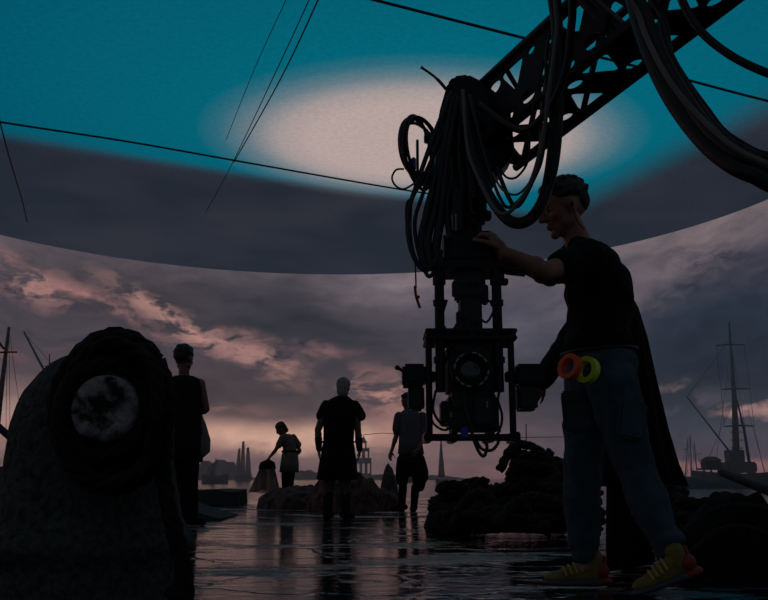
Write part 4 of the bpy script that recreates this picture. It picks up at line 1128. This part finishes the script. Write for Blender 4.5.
rpart([(140, 348, 1.99), (155, 364, 1.96), (163, 385, 1.95), (164, 420, 1.97)], .013)
rpart([(134, 345, 2.0), (152, 356, 1.98), (161, 375, 1.96)], .012)
rpart([(90, 345, 1.99), (112, 335, 2.0), (136, 342, 2.0), (154, 365, 2.0), (164, 410, 2.0), (165, 460, 2.0)], .018)

# ------------------------------------------------------------------ heaps of rope on the quay
def coil(c, R, r, turns, tiltv, label, m_, seed=0, grp='rope coils on the quay', squash=.8, rise=None):
    rnd = random.Random(seed); c = Vector(c); pts = []; n = 22; rise = r * 1.5 if rise is None else rise
    M_ = Vector((0, 0, 1)).rotation_difference(Vector(tiltv).normalized())
    for t_ in range(turns):
        R1 = R * (1 - .62 * (t_ / turns) ** 1.7) * rnd.uniform(.86, 1.06); ox, oy = rnd.uniform(-.2, .2) * R, rnd.uniform(-.2, .2) * R; tl, tp_ = rnd.uniform(.04, .2) * R1 * min(1, t_ / 2), rnd.uniform(0, 6.3)
        for i in range(n):
            a = 2 * pi * i / n
            v = Vector((ox + cos(a) * R1, oy + sin(a) * R1 * squash, r + rise * (t_ + i / n) + .3 * r * sin(2 * a + t_) + tl * sin(a + tp_)))
            pts.append(c + M_ @ v)
    for q in pts: q.z = max(q.z, r * 1.02)
    bm = bmesh.new(); rope(bm, spline(pts, 2), r, r * 6, 5)
    return based('rope_coil', bm, m_, c, label, 'rope', grp)
dR = 7.6
def gp(x, d, z=0): q = P(x, 480, d); q.z = z; return q
coil(gp(455, 7.9), .24, .042, 6, (.05, 0, 1), 'low hemp rope coil at the left end of the big rope heap', hempd, 1)
coil(gp(478, 8.2), .22, .046, 6, (-.1, .1, 1), 'hemp rope coil standing behind the low left coil, with uneven turns', hempd, 2)
coil(gp(525, 8.3), .36, .05, 9, (.08, -.1, 1), 'tallest hemp rope coil at the top of the big rope heap', hempd, 3)
coil(gp(560, 7.7), .32, .05, 6, (.1, .1, 1), 'broad hemp rope coil behind the legs of the slate trousers', hempd, 4)
coil(gp(505, 7.35), .33, .044, 3, (0, 0, 1), 'flat hemp rope coil lying in front of the tallest coil', hempd, 5)
coil(Vector(gp(437, 7.8)), .15, .038, 5, (.35, -.75, .35), 'small upended rope coil leaning at the far left of the rope heap', hempd, 6)
coil(gp(655, 6.9), .33, .05, 5, (0, 0, 1), 'dark rope coil on the quay behind the cloaked person', hempd, 7)
coil(gp(700, 6.6), .30, .048, 4, (.1, 0, 1), 'dark rope coil between the cloaked person and the net heap', hempd, 8)
for pts, lab in (([(495, 525, 6.9), (520, 500, 7.0), (545, 498, 7.1), (570, 512, 7.0), (600, 532, 6.8)], 'single hawser draped across the front of the big rope heap'),
                 ([(500, 470, 7.8), (512, 448, 7.9), (530, 446, 7.9), (550, 462, 7.8), (560, 492, 7.6)], 'thick rope bight arched over the tallest rope coil'),
                 ([(452, 532, 7.3), (462, 505, 7.35), (478, 492, 7.4), (492, 500, 7.4), (500, 520, 7.3)], 'short rope bight standing up in front of the low left coil')):
    bm = bmesh.new(); pp = spline([P(*q) for q in pts], 8)
    for q in pp: q.z = max(q.z, .05)
    rope(bm, pp, .045, .27, 5); based('loose_rope', bm, hempd, Vector((pp[0].x, pp[0].y, 0)), lab, 'rope', 'loose hawsers on the rope heap')

# ------------------------------------------------------------------ heaps of nets
netb = mat('heaped_net_brown', (112, 86, 78), .95, 0, col2=(46, 34, 32), scale=7, bump=1.0, bscale=26, detail=8, spec=.1)
netd = mat('heaped_net_dark', (36, 33, 34), .95, 0, col2=(14, 13, 14), scale=9, bump=1.0, bscale=30, detail=8, spec=.1)
def heap(x0, x1, ytop, d, dep, m_, label, seed=0, bump_=.12, name='net_heap', zfrac=None, sharp=.55):
    a = P(x0, 480, d); b_ = P(x1, 480, d); cx = (a.x + b_.x) / 2; rx = (b_.x - a.x) / 2; h = P(384, ytop, d).z
    bm = bmesh.new(); n, mm = 56, 20; rows = []
    for j in range(mm + 1):
        t_ = j / mm; row = []
        for k in range(n):
            an = 2 * pi * k / n; rr = t_ ** .75
            x_ = cx + cos(an) * rx * rr; y_ = d + sin(an) * dep * rr
            f = max(0, 1 - rr ** 2) ** sharp
            nz = noise.noise(Vector((x_ * 2.4 / max(rx, .4), y_ * 2.0, seed))) * bump_ * 1.5 + noise.noise(Vector((x_ * 7 / max(rx, .4), y_ * 6, seed + 4))) * bump_ * .45
            row.append(bm.verts.new((x_ * 1 + nz * .15, y_, max(0, h * f * (1 + nz * 1.2 * min(1, rr * 2.5))) if j < mm else 0)))
        rows.append(row)
    for A_, B_ in zip(rows, rows[1:]):
        for k in range(n): bm.faces.new((A_[k], A_[(k + 1) % n], B_[(k + 1) % n], B_[k]))
    bmesh.ops.remove_doubles(bm, verts=rows[0], dist=1e-5)
    bmesh.ops.recalc_face_normals(bm, faces=bm.faces)
    return based(name, bm, m_, (cx, d, 0), label, 'net', 'heaps of nets on the quay')
heap(258, 340, 488, 14.2, 1.3, netb, 'low brown net heap under the stooping person', 3, .25, sharp=.35)
heap(306, 384, 472, 13.0, .8, netb, 'domed brown net heap behind the grey-haired person', 8, .22)
heap(350, 404, 488, 13.9, .8, netb, 'low net heap between the domed heap and the person in breeches', 12, .25, sharp=.4)
hp = heap(379, 399, 463, 14.6, .32, mat('pale_draped_net', (88, 74, 72), .9, 0, col2=(44, 36, 36), scale=8, bump=1, bscale=24), 'tall narrow pale net hung in a cone left of the person in breeches', 17, .2, sharp=.75)
heap(668, 800, 498, 4.9, .42, netd, 'dark net heap at the right edge of the quay', 21, .22, sharp=.5)
heap(424, 470, 500, 8.9, .35, netd, 'low dark net heap behind the left end of the rope heap', 25, .2)
# ropes lying over the right-hand net heap
for pts, lab in (([(690, 545, 4.55), (705, 516, 4.6), (735, 505, 4.65), (775, 512, 4.6), (800, 530, 4.5)], 'upper rope slung over the dark net heap at the right edge'),
                 ([(684, 560, 4.4), (715, 532, 4.45), (748, 528, 4.45), (800, 548, 4.4)], 'lower rope slung over the dark net heap at the right edge')):
    bm = bmesh.new(); pp = spline([P(*q) for q in pts], 8)
    rope(bm, pp, .016, .1, 5); based('slung_rope', bm, hempd, Vector((pp[0].x, pp[0].y, 0)), lab, 'rope', 'ropes slung over the net heap')
wood = mat('weathered_wood', (62, 54, 50), .8, 0, .4, 5, .5, 30, stretch=(1, 1, 6))
bm = bmesh.new(); a = P(720, 472, 5.6); b_ = P(812, 508, 4.7); tube(bm, [a, a.lerp(b_, .03), a.lerp(b_, .5), b_], [.018, .024, .028, .03], 12)
sp = based('wooden_spar', bm, wood, a, 'tapered wooden spar sloping down over the net heap at the right edge', 'spar')
# stone blocks left of the middle
def rough_block(x0, x1, y0, y1, d, dep, m_, name, label, cat, tilt=0, wedge=0, grp=None):
    a = P(x0, y1, d); b_ = P(x1, y0, d); bm = bmesh.new(); z0 = 0
    h = b_.z; w_ = b_.x - a.x
    r_ = bmesh.ops.create_cube(bm, size=1, matrix=Matrix.Translation(((a.x + b_.x) / 2, d, h / 2)) @ Matrix.Diagonal((w_, dep, h, 1)))
    bmesh.ops.subdivide_edges(bm, edges=list(bm.edges), cuts=9, use_grid_fill=True)
    for v in bm.verts:
        k = (v.co.x - a.x) / w_
        if wedge and v.co.z > 0: v.co.z *= (1 - wedge * k)
        n_ = noise.noise_vector(v.co * 3.0) * .035 * min(1, w_)
        v.co += n_
        v.co.z = max(v.co.z, 0)
    return based(name, bm, m_, ((a.x + b_.x) / 2, d, 0), label, cat, grp, True, 40)
rough_block(188, 243, 490, 502, 15.2, 1.0, stone, 'stone_block', 'low rough stone block on the quay edge behind the person in sleeveless tunic', 'stone')
rough_block(176, 231, 501, 518, 10.6, 1.2, stone, 'stone_slab', 'dark wedge-shaped stone slab sloping to the right by the left-hand person', 'stone', wedge=.92)

# ------------------------------------------------------------------ boats and shore beyond the quay
hull_m = mat('haze_paled_hull_planks', (128, 104, 98), .8, 0, .4, 3, .4, 12, stretch=(.3, .3, 5))  # planks paled in the base colour to stand in for distance haze
hull_d = mat('dark_hull_planks', (48, 42, 44), .8, 0, .4, 3, .4, 12, stretch=(.3, .3, 5))
spar_m = mat('haze_paled_spar_wood', (104, 86, 84), .8, 0, .2, 3)  # wood lightened to imitate haze over the far spars
spar_d = mat('dark_spar_wood', (44, 42, 48), .8, 0, .2, 3)
sail_m = mat('haze_paled_tan_sailcloth', (190, 156, 146), .9, 0, .15, 2, .3, 4)  # tan cloth, its colour lightened for painted haze
def hull(bm, L, B, H, bow=.35, n=16):
    """open boat hull: pointed ends, sheer rising to the ends, floor inside"""
    secs = []
    for i in range(n + 1):
        t_ = i / n * 2 - 1; w_ = B / 2 * (1 - abs(t_) ** 2.6) + .01; sh = H * (1 + bow * t_ * t_); dpt = H * (.55 - .35 * t_ * t_)
        sec = []
        for (u, v) in ((1, 1), (.98, .6), (.8, .1), (.4, -.5), (0, -.7), (-.4, -.5), (-.8, .1), (-.98, .6), (-1, 1), (-.9, 1), (-.8, .45), (0, .3), (.8, .45), (.9, 1)):
            z = sh * v if v > 0 else dpt * v
            sec.append(bm.verts.new((t_ * L / 2 * (1 + .05 * max(v, 0)), w_ * u, z)))
        secs.append(sec)
    m_ = len(secs[0])
    for A_, B_ in zip(secs, secs[1:]):
        for k in range(m_): bm.faces.new((A_[k], B_[k], B_[(k + 1) % m_], A_[(k + 1) % m_]))
    bm.faces.new(secs[0]); bm.faces.new(secs[-1][::-1])
    bmesh.ops.recalc_face_normals(bm, faces=bm.faces)
def boat(x, d, Lpx, Bm, Hpx, label, m_, name='boat', rot=0, cat='boat', group=None):
    c_ = P(x, 480, d); c_.z = SEA_Z
    root = thing(name, c_, label, cat, group)
    bm = bmesh.new(); hull(bm, Lpx * px(d), Bm, Hpx * px(d))
    bmesh.ops.transform(bm, matrix=Matrix.Translation(c_) @ Matrix.Rotation(rot, 4, 'Z'), verts=bm.verts)
    obj('hull', bm, m_, root, True, 40)
    return root
def bar(root, name, pts, r, m_, d, seg=8):
    bm = bmesh.new(); tube(bm, [P(q[0], q[1], d + (q[2] if len(q) > 2 else 0)) for q in pts], r, seg); return obj(name, bm, m_, root, True)

# big-masted ship on the right
d = 60; u = px(d)
sh = boat(742, d, 92, 3.2, 9, 'tall two-masted ship with bare yards moored at the right', hull_d, 'sailing_ship')
bar(sh, 'mast', [(737, 482), (734.5, 400), (729, 322)], [4.2 * u, 2.6 * u, .6 * u], spar_d, d)
bar(sh, 'mast', [(752, 482), (744, 430), (737, 400)], [1.6 * u, 1.2 * u, .9 * u], spar_d, d, 8)
for (x0, x1, y_) in ((716, 744, 345), (721, 750, 389), (724, 754, 426)): bar(sh, 'yard', [(x0, y_ + .5), ((x0 + x1) / 2, y_ - .5, -.3), (x1, y_)], [.5 * u, .95 * u, .5 * u], spar_d, d - .3)
bar(sh, 'boom', [(687, 397), (733, 456), (757, 482)], [.6 * u, 1.1 * u, 1.1 * u], spar_d, d - .6)
for pts in ([(729, 330), (752, 470)], [(731, 345), (715, 470)], [(716, 345), (721, 389)], [(744, 345), (750, 389)], [(721, 389), (724, 426)], [(750, 389), (754, 426)], [(687, 397), (729, 340)], [(734, 400), (700, 478)], [(754, 426), (764, 472)], [(748, 410), (766, 476)]): bar(sh, 'rigging_line', pts, .22 * u, spar_d, d, 4)
for y_ in range(432, 478, 8): bar(sh, 'ratline', [(730.5, y_, -.4), (743, y_, -.4)], .45 * u, spar_d, d, 5)
bm = bmesh.new(); pbox(bm, 722, 462, 752, 473, d, 2.0, .1); pbox(bm, 727, 450, 742, 463, d, 1.2, .05); obj('deck_house', bm, hull_d, sh, angle=40)
# watch platform
d = 52; u = px(d); c_ = P(711, 480, d); c_.z = SEA_Z
wt = thing('watch_platform', c_, 'square timber lookout hut on stilts left of the tall ship', 'hut')
bm = bmesh.new(); pbox(bm, 703, 461, 719, 468, d, 16 * u, .05); obj('cabin', bm, hull_d, wt, angle=40)
bm = bmesh.new(); pbox(bm, 701, 468, 721, 470, d, 20 * u, .02); obj('deck', bm, hull_d, wt, angle=40)
bm = bmesh.new(); v_ = [bm.verts.new(P(702, 461, d) + Vector((0, yy, 0))) for yy in (-.6, .6)] + [bm.verts.new(P(720, 461, d) + Vector((0, yy, 0))) for yy in (.6, -.6)]; bm.faces.new(v_[::-1]); tps = [bm.verts.new(P(706, 456.5, d)), bm.verts.new(P(715, 456.5, d))]
bm.faces.new((v_[0], v_[1], tps[0])); bm.faces.new((v_[2], v_[3], tps[1])); bm.faces.new((v_[1], v_[2], tps[1], tps[0])); bm.faces.new((v_[3], v_[0], tps[0], tps[1])); bmesh.ops.recalc_face_normals(bm, faces=bm.faces); obj('roof', bm, hull_d, wt)
for x_ in (704, 711, 718):
    for yy in (-.45, .45): bar(wt, 'stilt', [(x_, 469, yy), (x_, 486, yy)], .7 * u, spar_d, d, 6)
for (xa, xb) in ((704, 711), (711, 718)): bar(wt, 'brace', [(xa, 470, -.5), (xb, 481, -.5)], .4 * u, spar_d, d, 5)
# cluster of small boats
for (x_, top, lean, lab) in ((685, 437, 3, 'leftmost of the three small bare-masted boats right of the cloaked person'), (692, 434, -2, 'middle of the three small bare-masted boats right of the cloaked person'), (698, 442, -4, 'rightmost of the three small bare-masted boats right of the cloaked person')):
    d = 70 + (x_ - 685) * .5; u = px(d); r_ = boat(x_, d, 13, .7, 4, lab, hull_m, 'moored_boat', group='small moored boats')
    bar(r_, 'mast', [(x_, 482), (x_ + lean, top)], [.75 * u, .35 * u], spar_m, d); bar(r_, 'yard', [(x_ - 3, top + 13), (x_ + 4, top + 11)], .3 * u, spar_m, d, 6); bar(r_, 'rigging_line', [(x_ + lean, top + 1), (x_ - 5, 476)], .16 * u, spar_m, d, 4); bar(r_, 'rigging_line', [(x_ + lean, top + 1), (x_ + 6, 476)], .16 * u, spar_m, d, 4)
# low breakwater
def shore(x0, x1, ytops, d, dep, m_, name, label, cat):
    n = len(ytops) - 1; bm = bmesh.new(); rows = []
    N_ = n * 6
    for i in range(N_ + 1):
        t_ = i / N_; k = min(int(t_ * n), n - 1); f = t_ * n - k; yt = ytops[k] * (1 - f) + ytops[k + 1] * f
        x_ = x0 + (x1 - x0) * t_; q = P(x_, yt, d); h = q.z - SEA_Z
        h *= 1 + .25 * noise.noise(Vector((x_ * .3, 1, 0)))
        rows.append([bm.verts.new((q.x, q.y + dy * dep, SEA_Z + h * hz_)) for dy, hz_ in ((-1, 0), (-.7, .5), (-.3, .9), (0, 1), (.4, .8), (1, 0))])
    for A_, B_ in zip(rows, rows[1:]):
        for k in range(5): bm.faces.new((A_[k], B_[k], B_[k + 1], A_[k + 1]))
        bm.faces.new((A_[5], B_[5], B_[0], A_[0]))
    bm.faces.new(rows[0]); bm.faces.new(rows[-1][::-1])
    bmesh.ops.recalc_face_normals(bm, faces=bm.faces)
    c_ = P((x0 + x1) / 2, 480, d); return based(name, bm, m_, (c_.x, c_.y, SEA_Z), label, cat, None, True, 30)
shore(640, 800, [481, 478, 477, 479, 476, 479, 478, 480], 40, 1.5, mat('dark_breakwater_rock', (46, 42, 46), .9, 0, .5, 2, .6, 6), 'breakwater', 'long dark breakwater low on the water at the right', 'breakwater')
land = mat('far_shore_earth', (96, 80, 82), .95, 0, .3, .4); town = mat('far_town_stucco', (112, 92, 92), .9, 0, .2, .5)  # shore and town tones lightened, with distance haze put into the colour
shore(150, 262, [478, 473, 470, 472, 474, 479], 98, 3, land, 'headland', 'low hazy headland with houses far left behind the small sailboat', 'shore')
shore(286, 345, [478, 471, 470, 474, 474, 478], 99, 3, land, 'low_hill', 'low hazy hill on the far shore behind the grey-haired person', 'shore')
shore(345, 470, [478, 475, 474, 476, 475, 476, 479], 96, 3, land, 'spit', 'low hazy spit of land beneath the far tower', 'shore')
random.seed(3)
hs_ = [(196, 9, 466, 'wide flat'), (206, 6, 463, 'narrow tall'), (213, 8, 465, 'low'), (221, 7, 462, 'square'), (229, 9, 464, 'broad'), (189, 6, 468, 'small'), (237, 6, 467, 'short')]
for k, (x_, w_, yt, kind) in enumerate(hs_):
    d = 99 - 3.2 * (k % 2); c_ = P(x_, 480, d); c_.z = SEA_Z
    o = thing('house', c_, '%s hazy house on the far headland, %s' % (kind, ['second from the left', 'third from the left', 'fourth from the left', 'third from the right', 'second from the right', 'leftmost', 'rightmost'][k]), 'house', 'far houses on the headland')
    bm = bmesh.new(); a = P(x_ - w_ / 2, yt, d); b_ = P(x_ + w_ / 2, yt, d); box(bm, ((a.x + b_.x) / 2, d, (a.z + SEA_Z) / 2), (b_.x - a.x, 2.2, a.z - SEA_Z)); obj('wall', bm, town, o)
    bm = bmesh.new(); w2 = (b_.x - a.x) / 2 + .1; cx = (a.x + b_.x) / 2
    v1 = [bm.verts.new((cx + sx_ * w2, d + sy * 1.2, a.z)) for sx_, sy in ((-1, -1), (1, -1), (1, 1), (-1, 1))]; r1 = [bm.verts.new((cx - w2 * .8, d, a.z + .25)), bm.verts.new((cx + w2 * .8, d, a.z + .25))]
    bm.faces.new(v1[::-1]); bm.faces.new((v1[0], v1[1], r1[1], r1[0])); bm.faces.new((v1[2], v1[3], r1[0], r1[1])); bm.faces.new((v1[1], v1[2], r1[1])); bm.faces.new((v1[3], v1[0], r1[0])); obj('roof', bm, land, o)
# tower
d = 92; u = px(d); c_ = P(363, 480, d); c_.z = SEA_Z
tw = thing('harbour_tower', c_, 'hazy stepped stone tower with arched openings far right of the grey-haired person', 'tower')
def tier(name, x0, x1, y0, y1, arches, parent=tw, dep=None):
    W_ = (x1 - x0) * u; H_ = (y1 - y0) * u; cx, cz = P((x0 + x1) / 2, (y0 + y1) / 2, d).x, P(363, (y0 + y1) / 2, d).z
    dep = dep or W_; hl = []
    for i in range(arches):
        c0 = -W_ / 2 + W_ * (i + .5) / arches; aw = W_ / arches * .26; y_ = -H_ * .42
        hl.append([(c0 - aw, y_), (c0 + aw, y_), (c0 + aw, H_ * .12)] + [(c0 + aw * cos(a), H_ * .12 + aw * sin(a)) for a in (.5, 1.1, pi / 2, 2.0, 2.6)] + [(c0 - aw, H_ * .12)])
    for sy in (-1, 1):
        plate(name, [(-W_ / 2, -H_ / 2), (W_ / 2, -H_ / 2), (W_ / 2, H_ / 2), (-W_ / 2, H_ / 2)], hl, .12, mtx3(Vector((cx, d + sy * (dep / 2 - .06), cz)), Vector((1, 0, 0)), Vector((0, 0, 1)), Vector((0, -1, 0))), town, parent)
    bm = bmesh.new()
    for sx_ in (-1, 1): box(bm, (cx + sx_ * (W_ / 2 - .06), d, cz), (.12, dep, H_))
    obj(name, bm, town, parent); bm = bmesh.new(); box(bm, (cx, d, cz + H_ / 2), (W_ + .12, dep + .12, .10)); obj('cornice', bm, town, parent)
tier('lower_tier', 356, 371, 459, 474, 3); tier('middle_tier', 358, 369, 449, 459, 2); tier('upper_tier', 360.5, 366.5, 442, 449, 1)
bm = bmesh.new(); box(bm, (c_.x, d, (SEA_Z + P(363, 474, d).z) / 2), (17 * u, 17 * u, P(363, 474, d).z - SEA_Z)); obj('base', bm, town, tw)
bm = bmesh.new(); q = P(363.5, 442, d); tube(bm, [q, q + Vector((0, 0, 2 * u)), q + Vector((0, 0, 6 * u))], [3 * u, 2 * u, .2 * u], 12); obj('cap_roof', bm, town, tw, True)
# sails
def sail(root, name, pts, d, belly, m_, n=8):
    """triangular or four-cornered sail with belly and thickness"""
    A_, B_, Cc, Dd = [P(q[0], q[1], d + (q[2] if len(q) > 2 else 0)) for q in pts]
    bm = bmesh.new(); g = []
    for i in range(n + 1):
        r_ = []
        for j in range(n + 1):
            s_, t_ = i / n, j / n; v = A_.lerp(B_, s_).lerp(Dd.lerp(Cc, s_), t_)
            v.y -= belly * sin(pi * s_) * sin(pi * t_); r_.append(bm.verts.new(v))
        g.append(r_)
    for i in range(n):
        for j in range(n): bm.faces.new((g[i][j], g[i + 1][j], g[i + 1][j + 1], g[i][j + 1]))
    geo = bmesh.ops.solidify(bm, geom=list(bm.faces), thickness=.04)
    return obj(name, bm, m_, root, True)
d = 80; u = px(d)
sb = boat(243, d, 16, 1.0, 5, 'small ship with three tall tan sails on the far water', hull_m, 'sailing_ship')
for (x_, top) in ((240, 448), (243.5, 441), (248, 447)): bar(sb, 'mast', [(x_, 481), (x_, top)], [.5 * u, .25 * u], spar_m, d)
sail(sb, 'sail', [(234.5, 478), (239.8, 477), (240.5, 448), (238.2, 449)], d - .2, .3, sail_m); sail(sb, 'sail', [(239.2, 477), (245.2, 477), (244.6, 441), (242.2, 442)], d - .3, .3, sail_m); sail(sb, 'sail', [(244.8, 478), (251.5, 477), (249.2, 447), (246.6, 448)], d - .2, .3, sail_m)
d = 58; u = px(d)
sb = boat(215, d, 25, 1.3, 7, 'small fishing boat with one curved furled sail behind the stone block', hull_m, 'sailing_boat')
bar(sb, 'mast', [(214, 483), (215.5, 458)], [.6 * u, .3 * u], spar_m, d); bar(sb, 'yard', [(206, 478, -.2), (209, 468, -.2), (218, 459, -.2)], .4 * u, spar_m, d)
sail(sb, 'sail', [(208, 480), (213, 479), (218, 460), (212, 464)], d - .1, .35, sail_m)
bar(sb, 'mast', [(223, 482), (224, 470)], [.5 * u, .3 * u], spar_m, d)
d = 56; u = px(d)
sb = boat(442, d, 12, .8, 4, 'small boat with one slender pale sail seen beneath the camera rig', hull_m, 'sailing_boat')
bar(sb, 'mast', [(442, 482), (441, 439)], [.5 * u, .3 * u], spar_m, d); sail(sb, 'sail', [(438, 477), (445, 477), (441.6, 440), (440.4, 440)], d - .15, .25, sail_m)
d = 50; u = px(d)
sb = boat(526, d, 40, 1.6, 5, 'boat with a bare mast crossed by a long thin yard behind the rope heap', hull_d, 'sailing_boat')
bar(sb, 'mast', [(527, 483), (526, 424)], [.9 * u, .5 * u], spar_d, d); bar(sb, 'yard', [(500, 437.5, -.1), (570, 437, -.1)], .35 * u, spar_d, d, 6)
d = 66; u = px(d)
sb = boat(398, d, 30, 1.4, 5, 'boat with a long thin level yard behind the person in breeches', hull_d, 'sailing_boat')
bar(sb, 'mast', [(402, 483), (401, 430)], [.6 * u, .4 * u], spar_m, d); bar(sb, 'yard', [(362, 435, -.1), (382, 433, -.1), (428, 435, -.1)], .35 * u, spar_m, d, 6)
# left-hand boats
d = 24; u = px(d)
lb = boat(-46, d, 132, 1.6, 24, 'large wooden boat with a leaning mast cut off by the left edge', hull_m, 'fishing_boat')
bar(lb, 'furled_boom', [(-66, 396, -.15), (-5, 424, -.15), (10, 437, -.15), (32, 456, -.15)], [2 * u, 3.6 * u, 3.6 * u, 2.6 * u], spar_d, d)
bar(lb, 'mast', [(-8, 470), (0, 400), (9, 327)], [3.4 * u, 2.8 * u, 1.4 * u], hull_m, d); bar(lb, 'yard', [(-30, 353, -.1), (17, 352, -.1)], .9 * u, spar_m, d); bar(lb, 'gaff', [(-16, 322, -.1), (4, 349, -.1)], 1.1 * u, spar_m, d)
for pts in ([(9, 330), (10, 432)], [(7, 352), (6, 430)], [(9, 330), (24, 438)], [(-8, 353), (-12, 425)]): bar(lb, 'rigging_line', pts, .22 * u, spar_d, d, 4)
d = 38; u = px(d)
lb = boat(70, d, 80, 2.2, 30, 'boat with a raised slanting boom showing above the stone bollard', hull_d, 'fishing_boat')
bar(lb, 'boom', [(24, 332), (46, 374), (75, 430)], [.9 * u, 1.2 * u, 1.4 * u], spar_m, d); bar(lb, 'mast', [(47, 470), (49.5, 354)], [1.4 * u, .6 * u], spar_m, d); bar(lb, 'crosstree', [(44, 366, -.05), (54, 366, -.05)], .4 * u, spar_m, d, 5)
bar(lb, 'rigging_line', [(25, 334), (50, 362)], .2 * u, spar_m, d, 4)
